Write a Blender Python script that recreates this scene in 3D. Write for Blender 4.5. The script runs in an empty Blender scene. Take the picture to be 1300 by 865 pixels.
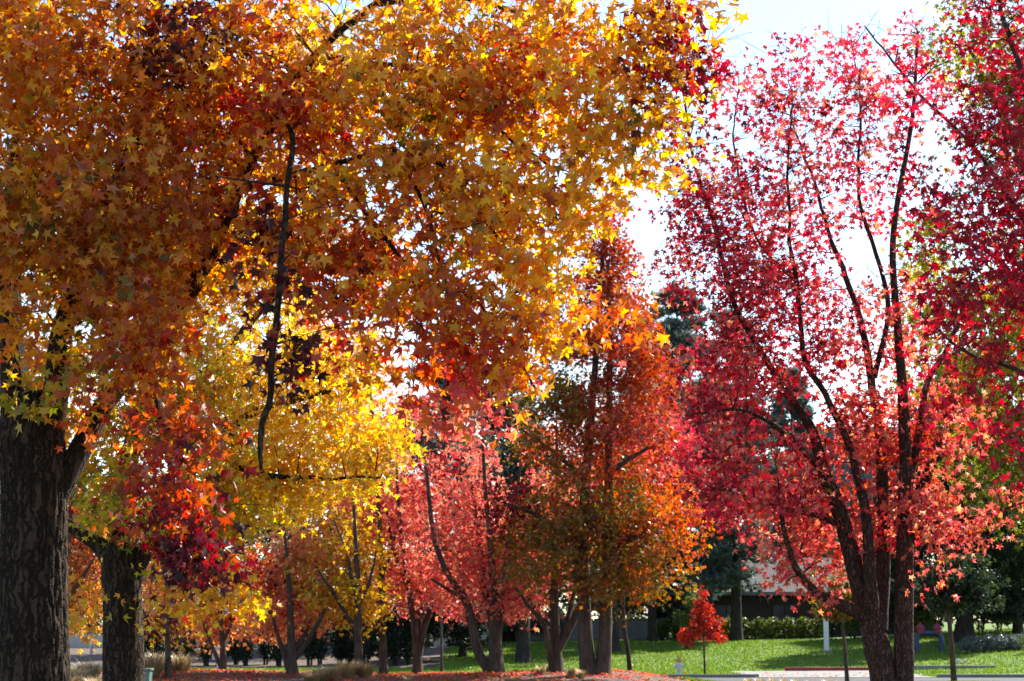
import bpy, math, random
import numpy as np
from mathutils import Matrix, Vector, noise as mnoise

rng = np.random.default_rng(7)
random.seed(7)
SC = bpy.context.scene
COL = SC.collection

# ------------------------------------------------------------------ camera
F = 2400.0                      # focal length in photo pixels (1300 wide)
HORIZON = 808.0
PITCH = math.atan((HORIZON - 432.5) / F)
CAMZ = 1.6
cd = bpy.data.cameras.new('camera')
cd.sensor_width = 36.0
cd.lens = F / 1300.0 * 36.0
cd.clip_start = 0.1
cd.clip_end = 6000
cd.dof.use_dof = True
cd.dof.focus_distance = 19.0
cd.dof.aperture_fstop = 5.0
cam = bpy.data.objects.new('camera', cd)
COL.objects.link(cam)
cam.location = (0, 0, CAMZ)
cam.rotation_euler = (math.pi / 2 + PITCH, 0, 0)
SC.camera = cam

# ------------------------------------------------------------------ sky, sun, exposure
SUN_EL = math.radians(43)
SUN_AZ = math.radians(43)       # clockwise from +Y (the view direction): behind the trees, to the right
w = bpy.data.worlds.new('World')
SC.world = w
w.use_nodes = True
nt = w.node_tree
bg = nt.nodes['Background']
sky = nt.nodes.new('ShaderNodeTexSky')
sky.sky_type = 'NISHITA'
sky.sun_disc = False
sky.sun_elevation = SUN_EL
sky.sun_rotation = SUN_AZ
sky.altitude = 50
sky.air_density = 1.0
sky.dust_density = 0.5
sky.ozone_density = 1.0
nt.links.new(sky.outputs[0], bg.inputs[0])
bg.inputs[1].default_value = 0.10
sd = bpy.data.lights.new('sun', 'SUN')
sd.energy = 5.0
sd.angle = math.radians(0.53)
sd.color = (1.0, 0.94, 0.84)
sun = bpy.data.objects.new('sun', sd)
COL.objects.link(sun)
sdir = Vector((math.sin(SUN_AZ) * math.cos(SUN_EL), math.cos(SUN_AZ) * math.cos(SUN_EL), math.sin(SUN_EL)))
sun.rotation_euler = sdir.to_track_quat('Z', 'Y').to_euler()
sun.location = (30, 40, 60)
SC.view_settings.view_transform = 'Standard'
SC.view_settings.look = 'None'
SC.view_settings.gamma = 1
SC.view_settings.use_curve_mapping = False
SC.view_settings.exposure = 1.5
SC.render.engine = 'CYCLES'
cy = SC.cycles
cy.max_bounces = 10
cy.diffuse_bounces = 4
cy.glossy_bounces = 2
cy.transmission_bounces = 8
cy.transparent_max_bounces = 8
cy.use_denoising = True
cy.denoiser = 'OPENIMAGEDENOISE'
cy.caustics_reflective = False
cy.caustics_refractive = False

# ------------------------------------------------------------------ basic helpers
def P(px, py, Y):
    """photo pixel + distance along the view (from what the thing stands on) -> world point"""
    dx = (px - 650.0) / F
    dv = (432.5 - py) / F
    c, s = math.cos(PITCH), math.sin(PITCH)
    d = np.array([dx, c - dv * s, s + dv * c])
    return np.array([0, 0, CAMZ]) + d * (Y / d[1])

def proj(p):
    p = np.asarray(p, float) - np.array([0, 0, CAMZ])
    c, s = math.cos(PITCH), math.sin(PITCH)
    dep = p[..., 1] * c + p[..., 2] * s
    v = -p[..., 1] * s + p[..., 2] * c
    return np.stack([650 + F * p[..., 0] / dep, 432.5 - F * v / dep, dep], -1)

def mesh_np(name, V, T, mat=None, col=None, smooth=False):
    me = bpy.data.meshes.new(name)
    V = np.ascontiguousarray(V, np.float32)
    T = np.ascontiguousarray(T, np.int32)
    n, k = T.shape
    me.vertices.add(len(V))
    me.vertices.foreach_set('co', V.ravel())
    me.loops.add(n * k)
    me.loops.foreach_set('vertex_index', T.ravel())
    me.polygons.add(n)
    me.polygons.foreach_set('loop_start', np.arange(0, n * k, k, dtype=np.int32))
    me.polygons.foreach_set('loop_total', np.full(n, k, np.int32))
    if smooth:
        me.polygons.foreach_set('use_smooth', np.ones(n, bool))
    if col is not None:
        a = me.attributes.new('Col', 'FLOAT_COLOR', 'POINT')
        c4 = np.ones((len(V), 4), np.float32)
        c4[:, :3] = col
        a.data.foreach_set('color', c4.ravel())
    me.update(calc_edges=True)
    if mat:
        me.materials.append(mat)
    return me

def link(name, data, parent=None, loc=(0, 0, 0)):
    o = bpy.data.objects.new(name, data)
    COL.objects.link(o)
    o.location = loc
    if parent is not None:
        o.parent = parent
    return o

def tag(o, label=None, cat=None, group=None, kind=None):
    if label: o['label'] = label
    if cat: o['category'] = cat
    if group: o['group'] = group
    if kind: o['kind'] = kind
    return o

def empty(name, loc, label, cat, group=None):
    o = link(name, None, None, loc)
    o.empty_display_size = 0.2
    return tag(o, label, cat, group)

class MB:
    """collects quads / tris as triangles, in the coordinates of its thing"""
    def __init__(self): self.v = []; self.f = []; self.n = 0
    def add(self, V, Fc):
        V = np.asarray(V, float).reshape(-1, 3)
        for f in Fc: self.f.append(tuple(int(i) + self.n for i in f))
        self.v.append(V); self.n += len(V)
        return self
    def box(self, c, s, rz=0, taper=1.0):
        x, y, z = s[0] / 2, s[1] / 2, s[2] / 2
        V = np.array([[-x, -y, -z], [x, -y, -z], [x, y, -z], [-x, y, -z], [-x * taper, -y * taper, z], [x * taper, -y * taper, z], [x * taper, y * taper, z], [-x * taper, y * taper, z]])
        cz, sz = math.cos(rz), math.sin(rz)
        V = V @ np.array([[cz, sz, 0], [-sz, cz, 0], [0, 0, 1]]) + np.array(c)
        return self.add(V, [(0, 3, 2, 1), (4, 5, 6, 7), (0, 1, 5, 4), (1, 2, 6, 5), (2, 3, 7, 6), (3, 0, 4, 7)])
    def lathe(self, prof, n=16, c=(0, 0, 0), axis='z'):
        V = []
        for r, z in prof:
            for k in range(n):
                a = 2 * math.pi * k / n
                p = (r * math.cos(a), r * math.sin(a), z)
                if axis == 'x': p = (z, r * math.cos(a), r * math.sin(a))
                if axis == 'y': p = (r * math.cos(a), z, r * math.sin(a))
                V.append(p)
        V = np.array(V) + np.array(c)
        fc = []
        for i in range(len(prof) - 1):
            for k in range(n):
                fc.append((i * n + k, i * n + (k + 1) % n, (i + 1) * n + (k + 1) % n, (i + 1) * n + k))
        fc.append(tuple(range(n))[::-1])
        fc.append(tuple((len(prof) - 1) * n + k for k in range(n)))
        return self.add(V, fc)
    def tube(self, pts, rad, n=8):
        V, T = tube(np.array(pts, float), np.array(rad, float), n)
        return self.add(V, T)
    def build(self, name, mat, parent=None, loc=(0, 0, 0), smooth=False, bevel=0):
        me = bpy.data.meshes.new(name)
        me.from_pydata(np.concatenate(self.v).tolist(), [], self.f)
        if smooth:
            me.polygons.foreach_set('use_smooth', np.ones(len(me.polygons), bool))
        me.materials.append(mat)
        me.update()
        o = link(name, me, parent, loc)
        if bevel:
            b = o.modifiers.new('bevel', 'BEVEL'); b.width = bevel; b.segments = 2; b.limit_method = 'ANGLE'
        return o

def tube(pts, rad, n=6, disp=None):
    """swept tube along a polyline, quads, open start, closed tip"""
    pts = np.asarray(pts, float); m = len(pts)
    tan = np.gradient(pts, axis=0)
    tan /= np.linalg.norm(tan, axis=1)[:, None] + 1e-9
    ref = np.array([1.0, 0.13, 0.07]) if abs(tan[0][0]) < 0.8 else np.array([0.1, 1.0, 0.1])
    u = np.empty_like(pts)
    for i in range(m):
        r = ref - tan[i] * np.dot(ref, tan[i])
        u[i] = r / (np.linalg.norm(r) + 1e-9)
        ref = u[i]
    v = np.cross(tan, u)
    a = np.arange(n) * 2 * math.pi / n
    R = np.repeat(np.asarray(rad, float)[:, None], n, 1)
    if disp is not None: R = R * disp(m, n, pts)
    V = pts[:, None, :] + R[..., None] * (np.cos(a)[None, :, None] * u[:, None, :] + np.sin(a)[None, :, None] * v[:, None, :])
    V = V.reshape(-1, 3)
    i = np.arange(m - 1)[:, None] * n; k = np.arange(n)[None, :]; k2 = (k + 1) % n
    Q = np.stack([i + k, i + k2, i + n + k2, i + n + k], -1).reshape(-1, 4)
    return V, Q

def spline(ctrl, step):
    """Catmull-Rom through rows of ctrl (any columns)"""
    c = np.asarray(ctrl, float)
    c = np.vstack([2 * c[0] - c[1], c, 2 * c[-1] - c[-2]])
    out = []
    for i in range(1, len(c) - 2):
        L = np.linalg.norm(c[i + 1][:3] - c[i][:3])
        k = max(2, int(math.ceil(L / step)))
        t = (np.arange(k) / k)[:, None]
        p0, p1, p2, p3 = c[i - 1], c[i], c[i + 1], c[i + 2]
        out.append(0.5 * ((2 * p1) + (-p0 + p2) * t + (2 * p0 - 5 * p1 + 4 * p2 - p3) * t ** 2 + (-p0 + 3 * p1 - 3 * p2 + p3) * t ** 3))
    out.append(c[-2][None, :])
    return np.vstack(out)

# ------------------------------------------------------------------ materials
def new_mat(name):
    m = bpy.data.materials.new(name); m.use_nodes = True
    n = m.node_tree; b = n.nodes['Principled BSDF']
    return m, n, b

def noise_node(n, scale, detail=4, rough=0.6, coord=None, vec_scale=None):
    t = n.nodes.new('ShaderNodeTexNoise'); t.inputs['Scale'].default_value = scale
    t.inputs['Detail'].default_value = detail; t.inputs['Roughness'].default_value = rough
    if coord is None:
        tc = n.nodes.new('ShaderNodeTexCoord'); coord = tc.outputs['Object']
    if vec_scale:
        mp = n.nodes.new('ShaderNodeMapping'); mp.inputs['Scale'].default_value = vec_scale
        n.links.new(coord, mp.inputs[0]); coord = mp.outputs[0]
    n.links.new(coord, t.inputs['Vector'])
    return t

def ramp(n, src, stops):
    r = n.nodes.new('ShaderNodeValToRGB')
    e = r.color_ramp.elements
    while len(e) < len(stops): e.new(0.5)
    for k, (p, c) in enumerate(stops):
        e[k].position = p; e[k].color = (*c, 1)
    n.links.new(src, r.inputs[0])
    return r

def surf_mat(name, c1, c2, scale=3.0, rough=0.8, bump=0.3, bump_scale=None, vec_scale=None, spec=0.3, dist=0.02):
    m, n, b = new_mat(name)
    t = noise_node(n, scale, 6, 0.62, vec_scale=vec_scale)
    r = ramp(n, t.outputs['Fac'], [(0.32, c1), (0.7, c2)])
    n.links.new(r.outputs[0], b.inputs['Base Color'])
    b.inputs['Roughness'].default_value = rough
    b.inputs['Specular IOR Level'].default_value = spec
    if bump:
        t2 = noise_node(n, bump_scale or scale * 5, 5, 0.65, vec_scale=vec_scale)
        bp = n.nodes.new('ShaderNodeBump'); bp.inputs['Strength'].default_value = bump; bp.inputs['Distance'].default_value = dist
        n.links.new(t2.outputs['Fac'], bp.inputs['Height'])
        n.links.new(bp.outputs[0], b.inputs['Normal'])
    return m

def leaf_mat(name, trans=0.55, gloss=0.05, boost=1.0, grough=0.38):
    m = bpy.data.materials.new(name); m.use_nodes = True
    n = m.node_tree; n.nodes.clear()
    out = n.nodes.new('ShaderNodeOutputMaterial')
    at = n.nodes.new('ShaderNodeAttribute'); at.attribute_name = 'Col'
    tn = noise_node(n, 9.0, 3, 0.6)
    hs = n.nodes.new('ShaderNodeHueSaturation')
    mr = n.nodes.new('ShaderNodeMapRange'); mr.inputs[3].default_value = 0.72; mr.inputs[4].default_value = 1.22
    n.links.new(tn.outputs['Fac'], mr.inputs[0]); n.links.new(mr.outputs[0], hs.inputs['Value'])
    n.links.new(at.outputs['Color'], hs.inputs['Color'])
    d = n.nodes.new('ShaderNodeBsdfDiffuse'); n.links.new(hs.outputs[0], d.inputs[0])
    hs2 = n.nodes.new('ShaderNodeHueSaturation'); hs2.inputs['Saturation'].default_value = 1.08; hs2.inputs['Value'].default_value = boost
    n.links.new(hs.outputs[0], hs2.inputs['Color'])
    t = n.nodes.new('ShaderNodeBsdfTranslucent'); n.links.new(hs2.outputs[0], t.inputs[0])
    mx = n.nodes.new('ShaderNodeMixShader'); mx.inputs[0].default_value = trans
    n.links.new(d.outputs[0], mx.inputs[1]); n.links.new(t.outputs[0], mx.inputs[2])
    g = n.nodes.new('ShaderNodeBsdfGlossy'); g.inputs['Roughness'].default_value = grough
    lw = n.nodes.new('ShaderNodeLayerWeight'); lw.inputs[0].default_value = 0.25
    ml = n.nodes.new('ShaderNodeMath'); ml.operation = 'MULTIPLY_ADD'; ml.inputs[1].default_value = 0.10; ml.inputs[2].default_value = gloss
    n.links.new(lw.outputs['Fresnel'], ml.inputs[0])
    mx2 = n.nodes.new('ShaderNodeMixShader'); n.links.new(ml.outputs[0], mx2.inputs[0])
    n.links.new(mx.outputs[0], mx2.inputs[1]); n.links.new(g.outputs[0], mx2.inputs[2])
    n.links.new(mx2.outputs[0], out.inputs[0])
    return m

def bark_mat(name, c1, c2, scale=1.0):
    m, n, b = new_mat(name)
    t = noise_node(n, 9 * scale, 8, 0.7, vec_scale=(1, 1, 0.22))
    t2 = noise_node(n, 2.0 * scale, 3, 0.5)
    r = ramp(n, t.outputs['Fac'], [(0.35, c1), (0.68, c2)])
    mx = n.nodes.new('ShaderNodeMix'); mx.data_type = 'RGBA'; mx.blend_type = 'MULTIPLY'; mx.inputs[0].default_value = 0.5
    r2 = ramp(n, t2.outputs['Fac'], [(0.35, (0.55, 0.6, 0.5)), (0.65, (1.1, 1.0, 0.95))])
    n.links.new(r.outputs[0], mx.inputs[6]); n.links.new(r2.outputs[0], mx.inputs[7])
    n.links.new(mx.outputs[2], b.inputs['Base Color'])
    b.inputs['Roughness'].default_value = 0.9; b.inputs['Specular IOR Level'].default_value = 0.25
    bp = n.nodes.new('ShaderNodeBump'); bp.inputs['Strength'].default_value = 1.0; bp.inputs['Distance'].default_value = 0.06
    t3 = noise_node(n, 26 * scale, 8, 0.7, vec_scale=(1, 1, 0.2))
    n.links.new(t3.outputs['Fac'], bp.inputs['Height']); n.links.new(bp.outputs[0], b.inputs['Normal'])
    return m

def flat_mat(name, c, rough=0.5, spec=0.5, metal=0.0, var=0.12):
    c2 = tuple(max(0, x * (1 - var * 2)) for x in c)
    m = surf_mat(name, c2, c, 4.0, rough, 0.08, 30, spec=spec, dist=0.005)
    m.node_tree.nodes['Principled BSDF'].inputs['Metallic'].default_value = metal
    return m

M = {}
M['leaf'] = leaf_mat('autumn_leaf', 0.62, 0.02, 1.25, 0.5)
M['leaf_far'] = leaf_mat('autumn_leaf_distant', 0.62, 0.015, 1.2, 0.5)
M['green'] = leaf_mat('evergreen_leaf', 0.4, 0.01, 1.3, 0.55)
M['needle'] = leaf_mat('pine_needle', 0.35, 0.02, 1.0, 0.55)
M['dry'] = leaf_mat('dry_grass', 0.45, 0.02, 1.0)
M['bark_big'] = bark_mat('furrowed_bark', (0.010, 0.007, 0.005), (0.085, 0.058, 0.038), 1.0)
M['bark'] = bark_mat('sweetgum_bark', (0.045, 0.032, 0.025), (0.15, 0.108, 0.083), 1.4)
M['bark_red'] = bark_mat('reddish_bark', (0.05, 0.027, 0.018), (0.17, 0.095, 0.065), 1.3)
M['bark_dark'] = bark_mat('dark_conifer_bark', (0.022, 0.018, 0.016), (0.07, 0.055, 0.047), 1.0)
M['twig'] = bark_mat('twig_bark', (0.03, 0.022, 0.018), (0.085, 0.062, 0.052), 3.0)

def plate_bark(name, crack, c1, c2, scale):
    m, n, b = new_mat(name)
    tc = n.nodes.new('ShaderNodeTexCoord')
    mp = n.nodes.new('ShaderNodeMapping'); mp.inputs['Scale'].default_value = (1, 1, .13)
    n.links.new(tc.outputs['Object'], mp.inputs[0])
    nz = noise_node(n, 7, 4, .6)
    ad = n.nodes.new('ShaderNodeVectorMath'); ad.operation = 'MULTIPLY_ADD'; ad.inputs[1].default_value = (.17, .17, .05)
    n.links.new(nz.outputs['Color'], ad.inputs[0]); n.links.new(mp.outputs[0], ad.inputs[2])
    vo = n.nodes.new('ShaderNodeTexVoronoi'); vo.feature = 'DISTANCE_TO_EDGE'; vo.inputs['Scale'].default_value = scale
    n.links.new(ad.outputs[0], vo.inputs['Vector'])
    fine = noise_node(n, 40, 8, .75, vec_scale=(1, 1, .3))
    r = ramp(n, fine.outputs['Fac'], [(.3, c1), (.7, c2)])
    rc = ramp(n, vo.outputs['Distance'], [(.02, (0, 0, 0)), (.20, (1, 1, 1))])
    mx = n.nodes.new('ShaderNodeMix'); mx.data_type = 'RGBA'
    mx.inputs[6].default_value = (*crack, 1)
    n.links.new(rc.outputs[0], mx.inputs[0]); n.links.new(r.outputs[0], mx.inputs[7])
    n.links.new(mx.outputs[2], b.inputs['Base Color'])
    b.inputs['Roughness'].default_value = .9; b.inputs['Specular IOR Level'].default_value = .2
    h = n.nodes.new('ShaderNodeMath'); h.operation = 'MULTIPLY_ADD'; h.inputs[1].default_value = .35
    n.links.new(fine.outputs['Fac'], h.inputs[0]); n.links.new(rc.outputs[0], h.inputs[2])
    bp = n.nodes.new('ShaderNodeBump'); bp.inputs['Strength'].default_value = 1; bp.inputs['Distance'].default_value = .03
    n.links.new(h.outputs[0], bp.inputs['Height']); n.links.new(bp.outputs[0], b.inputs['Normal'])
    return m
M['bark_big'] = plate_bark('furrowed_bark', (.018, .012, .007), (.036, .024, .014), (.085, .056, .032), 18)
M['bark_red'] = plate_bark('reddish_bark', (.05, .027, .019), (.075, .042, .029), (.17, .10, .07), 30)

# ------------------------------------------------------------------ terrain height
def sstep(a, b, x):
    t = np.clip((np.asarray(x, float) - a) / (b - a), 0, 1)
    return t * t * (3 - 2 * t)

def zg(X, Y):
    X = np.asarray(X, float); Y = np.asarray(Y, float)
    mound = np.exp(-((Y - 53.0) / 7.5) ** 2) * (0.60 - 0.40 * sstep(2.6, 6.5, X) + 0.05 * np.sin(X * 0.5))
    berm = sstep(81.5, 112, Y) * 1.35 * (0.75 + 0.25 * sstep(-12, 8, X))
    right = 0.85 * np.exp(-((X - 33) / 11.0) ** 2) * sstep(77.5, 92, Y)
    far = 0.012 * np.clip(Y - 112, 0, 400)
    return mound + berm + right + far + 0.0 * X

def sheet(name, x0, x1, y0, y1, nx, ny, dz, mat, kind='structure', mask=None, parent=None, xs=None, ys=None):
    xs = np.linspace(x0, x1, nx) if xs is None else xs
    ys = np.linspace(y0, y1, ny) if ys is None else ys
    X, Y = np.meshgrid(xs, ys)
    Z = zg(X, Y) + dz
    V = np.stack([X, Y, Z], -1).reshape(-1, 3)
    nx, ny = len(xs), len(ys)
    i = np.arange(ny - 1)[:, None] * nx + np.arange(nx - 1)[None, :]
    Q = np.stack([i, i + 1, i + nx + 1, i + nx], -1).reshape(-1, 4)
    if mask is not None:
        ctr = V[Q].mean(1); Q = Q[mask(ctr[:, 0], ctr[:, 1])]
    o = link(name, mesh_np(name, V, Q, mat, smooth=True), parent)
    if kind: o['kind'] = kind
    return o

# ------------------------------------------------------------------ setting
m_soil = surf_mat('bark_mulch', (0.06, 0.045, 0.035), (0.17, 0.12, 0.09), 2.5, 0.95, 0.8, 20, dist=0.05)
m_asph = surf_mat('asphalt', (0.045, 0.045, 0.048), (0.075, 0.075, 0.08), 6, 0.85, 0.4, 60)
m_conc = surf_mat('concrete', (0.16, 0.155, 0.145), (0.24, 0.235, 0.22), 1.2, 0.85, 0.2, 30)
m_redk = surf_mat('red_kerb_paint', (0.20, 0.03, 0.03), (0.32, 0.05, 0.045), 3, 0.6, 0.2, 30)

def lawn_mat():
    m, n, b = new_mat('lawn_grass')
    t = noise_node(n, 0.35, 4, 0.6); t2 = noise_node(n, 9.0, 6, 0.75)
    r = ramp(n, t.outputs['Fac'], [(0.3, (0.06, 0.13, 0.010)), (0.7, (0.13, 0.21, 0.018))])
    r2 = ramp(n, t2.outputs['Fac'], [(0.3, (0.55, 0.6, 0.5)), (0.7, (1.25, 1.2, 1.1))])
    mx = n.nodes.new('ShaderNodeMix'); mx.data_type = 'RGBA'; mx.blend_type = 'MULTIPLY'; mx.inputs[0].default_value = 0.8
    n.links.new(r.outputs[0], mx.inputs[6]); n.links.new(r2.outputs[0], mx.inputs[7])
    n.links.new(mx.outputs[2], b.inputs['Base Color'])
    b.inputs['Roughness'].default_value = 0.8
    b.inputs['Specular IOR Level'].default_value = 0.25
    bp = n.nodes.new('ShaderNodeBump'); bp.inputs['Strength'].default_value = 0.9; bp.inputs['Distance'].default_value = 0.06
    t3 = noise_node(n, 14, 5, 0.7); n.links.new(t3.outputs['Fac'], bp.inputs['Height']); n.links.new(bp.outputs[0], b.inputs['Normal'])
    return m
M['lawn'] = lawn_mat()

xs = np.concatenate([[-900, -400, -200, -100, -70], np.arange(-50, 50.1, 1.0), [70, 100, 200, 400, 900]])
ys = np.concatenate([[-300, -100, -30, 0, 20, 34], np.arange(40, 130.1, 1.0), [140, 160, 200, 300, 600, 1200, 2500]])
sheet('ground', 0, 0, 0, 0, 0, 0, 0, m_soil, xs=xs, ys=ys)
sheet('street', -200, 200, 62.5, 74.5, 120, 8, 0.012, m_asph)
sheet('near_street', -200, 200, 4, 33, 80, 12, 0.012, m_asph)

APX = (9.6, 16.6)                                                        # concrete apron of the side street
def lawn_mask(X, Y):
    return ~((X < -3.5) & (Y > 88.0)) & ~((X > APX[0]) & (X < APX[1]) & (Y < 85.0)) & (Y > 80.0)  # lawn left out at far left: bare dark mulch stands in for shade
gx = np.concatenate([np.arange(-60, 9.4, 0.8), [APX[0]], np.arange(10.2, 16.5, 0.8), [APX[1]], np.arange(17.2, 60, 0.8)])
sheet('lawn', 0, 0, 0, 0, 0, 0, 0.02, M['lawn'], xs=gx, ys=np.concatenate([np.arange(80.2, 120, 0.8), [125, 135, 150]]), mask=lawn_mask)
sheet('verge', 0, 0, 0, 0, 0, 0, 0.02, M['lawn'], xs=gx, ys=np.arange(75.0, 78.61, 0.6), mask=lambda X, Y: ~((X > APX[0]) & (X < APX[1])))
sheet('pavement', 0, 0, 0, 0, 0, 0, 0.03, m_conc, xs=gx, ys=np.array([78.6, 79.4, 80.2]), mask=lambda X, Y: ~((X > APX[0]) & (X < APX[1])))
sheet('driveway', APX[0], APX[1], 74.6, 84.9, 12, 14, 0.026, m_conc)
sheet('median_grass', 4.2, 14, 54, 61.5, 24, 14, 0.02, M['lawn'], mask=lambda X, Y: X > 4.6 + 1.2 * np.sin(Y * 1.7))
for nm, x0, x1 in (('kerb', -120, APX[0]), ('kerb', APX[1], 120)):
    mb = MB()
    for k in range(40):
        a = x0 + (x1 - x0) * k / 40; b_ = x0 + (x1 - x0) * (k + 1) / 40
        mb.box(((a + b_) / 2, 74.75, 0.02), (b_ - a, 0.28, 0.24))
    o = mb.build(nm, m_conc); tag(o, kind='structure')
mb = MB(); zz = float(zg(12.5, 85.1))
mb.box((APX[0] + 4.7, 85.05, zz + 0.03), (4.4, 0.22, 0.30))
o = mb.build('red_kerb', m_redk, bevel=0.02); tag(o, kind='structure')
mb = MB(); mb.box((19.2, 85.05, float(zg(19.2, 85.1)) + 0.03), (4.5, 0.2, 0.3))
o = mb.build('kerb', m_conc, bevel=0.02); tag(o, kind='structure')

# ------------------------------------------------------------------ leaves
def leaf_template(n_lobes=5, fold=0.16, curl=0.25):
    """star leaf: base at the origin, tip along +X, normal +Z, about 1 wide"""
    if n_lobes == 5:
        tips = [(-122, .50), (-60, .66), (0, .72), (60, .66), (122, .50)]
        ang = []; rad = []
        for k, (a, r) in enumerate(tips):
            ang.append(a); rad.append(r)
            if k < 4:
                ang.append((a + tips[k + 1][0]) / 2); rad.append(0.285)
        ang.append(180); rad.append(0.10)
    ang = np.radians(ang); rad = np.array(rad)
    V = np.stack([np.cos(ang) * rad, np.sin(ang) * rad, np.zeros(len(ang))], 1)
    V = np.vstack([[0, 0, 0.0], V])
    r = np.hypot(V[:, 0], V[:, 1])
    V[:, 2] = -curl * r ** 2 - fold * np.abs(V[:, 1]) * 0.3
    V[:, 0] += 0.12
    m0 = len(V); V = np.vstack([V, [[.03, .012, .0], [.03, -.012, .0], [-.62, .0, .10]]])
    k = np.arange(len(ang))
    T = np.stack([np.zeros(len(ang), int), 1 + k, 1 + (k + 1) % len(ang)], 1)
    T = np.vstack([T, [[m0, m0 + 1, m0 + 2]]])
    return V, T

def lobes_template(angles, lens, half=0.15, curl=0.2):
    V = []; T = []
    for a, l in zip(angles, lens):
        a = math.radians(a); c, s = math.cos(a), math.sin(a)
        b = len(V)
        V += [(-s * -half + c * .02, c * -half + s * .02, 0), (c * l, s * l, -curl * l * l), (-s * half + c * .02, c * half + s * .02, 0)]
        T.append((b, b + 1, b + 2))
    return np.array(V), np.array(T)

TPL = [leaf_template(5, f_, c) for f_, c in ((.3, .15), (1.4, .4), (2.4, .1), (.6, -.3), (1.6, .9))]
TPL5 = [lobes_template([-118, -58, 0, 58, 118], [.46, .62, .7, .62, .46], 0.17, c) for c in (0.2, -0.2)]
TPL3 = [lobes_template([-62, 0, 62], [.6, .72, .6], 0.24, c) for c in (0.3, -0.2)]
TPLQ = [(np.array([[0, 0, 0], [.45, .26, -.05], [1, 0, -.12], [.45, -.26, -.05]]) - np.array([.3, 0, 0]), np.array([[0, 1, 2], [0, 2, 3]]))]

PAL = {
 'yellow': [((.84, .54, .035), 4), ((.82, .44, .028), 3), ((.76, .58, .06), 2), ((.50, .46, .05), 1)],
 'gold':   [((.80, .42, .028), 4), ((.76, .32, .024), 3), ((.82, .50, .04), 2), ((.64, .18, .022), 1)],
 'amber':  [((.64, .25, .02), 4), ((.68, .31, .022), 3), ((.56, .15, .02), 3), ((.72, .40, .03), 2)],
 'orange': [((.66, .17, .022), 4), ((.60, .11, .022), 3), ((.68, .25, .025), 2)],
 'rust':   [((.44, .09, .02), 4), ((.50, .06, .02), 3), ((.34, .09, .02), 2), ((.50, .16, .02), 1)],
 'red':    [((.52, .045, .025), 4), ((.45, .03, .025), 3), ((.56, .09, .03), 2)],
 'coral':  [((.76, .17, .12), 4), ((.72, .12, .11), 3), ((.78, .25, .11), 2)],
 'pink':   [((.72, .09, .11), 4), ((.66, .06, .085), 3), ((.76, .16, .13), 2), ((.52, .03, .05), 1)],
 'crimson':[((.36, .012, .028), 4), ((.28, .009, .022), 4), ((.46, .03, .04), 2)],
 'purple': [((.060, .010, .011), 4), ((.12, .012, .012), 3), ((.040, .008, .010), 2)],
 'wine':   [((.20, .012, .018), 4), ((.13, .010, .016), 2), ((.28, .02, .02), 2)],
 'green':  [((.13, .20, .02), 3), ((.20, .24, .02), 3), ((.30, .28, .025), 2)],
 'lime':   [((.48, .46, .03), 4), ((.62, .48, .035), 3), ((.34, .36, .03), 2)],
 'olive':  [((.22, .17, .02), 4), ((.30, .17, .02), 3), ((.14, .14, .018), 2), ((.42, .20, .02), 1)],
 'salmon': [((.82, .30, .20), 4), ((.80, .22, .17), 3), ((.82, .40, .20), 2), ((.70, .14, .13), 2)],
 'peach': [((.84, .42, .16), 4), ((.82, .34, .13), 3), ((.84, .50, .16), 2)],
 'tan':    [((.50, .22, .06), 4), ((.44, .15, .05), 3), ((.58, .28, .06), 2)],
 'evergreen': [((.030, .055, .018), 4), ((.045, .075, .022), 3), ((.02, .04, .016), 3)],
 'hedge':  [((.10, .15, .025), 3), ((.16, .20, .03), 3), ((.06, .10, .02), 3)],
 'blue':   [((.12, .16, .135), 4), ((.085, .125, .11), 3), ((.17, .20, .16), 2)],
 'dark':   [((.018, .030, .014), 4), ((.028, .042, .018), 3)],
 'straw':  [((.50, .38, .20), 4), ((.42, .30, .14), 3), ((.58, .46, .27), 2)],
}
def pal_cols(name, n):
    p = PAL[name]
    c = np.array([x[0] for x in p]); wt = np.array([x[1] for x in p], float)
    col = c[rng.choice(len(p), n, p=wt / wt.sum())]
    return col * rng.normal(1, 0.13, (n, 1)).clip(.6, 1.4) * rng.normal(1, 0.07, (n, 3)).clip(.8, 1.2)

def frames(n, outward, droop=0.9, spread=0.55, nrm_up=0.45):
    t = rng.normal(0, spread, (n, 3)); t[:, 2] -= droop; t += outward * 0.35
    t /= np.linalg.norm(t, axis=1)[:, None]
    nn = rng.normal(0, 1, (n, 3)); nn[:, 2] += nrm_up; nn += outward * 0.3
    nn -= t * (nn * t).sum(1)[:, None]
    nn /= np.linalg.norm(nn, axis=1)[:, None] + 1e-9
    b = np.cross(nn, t)
    return np.stack([t, b, nn], -1)          # columns = local axes

def grade(col, tv):
    """leaves turn from the edge inwards: tips redder than the middle, each by its own amount"""
    rr = np.clip(np.hypot(tv[:, 0], tv[:, 1]) / .7, 0, 1)
    k = rng.random(len(col)) ** 1.5
    f = 1 - (k[:, None] * rr[None, :])[..., None] * np.array([.12, .50, .35])
    return col[:, None, :] * f

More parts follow.
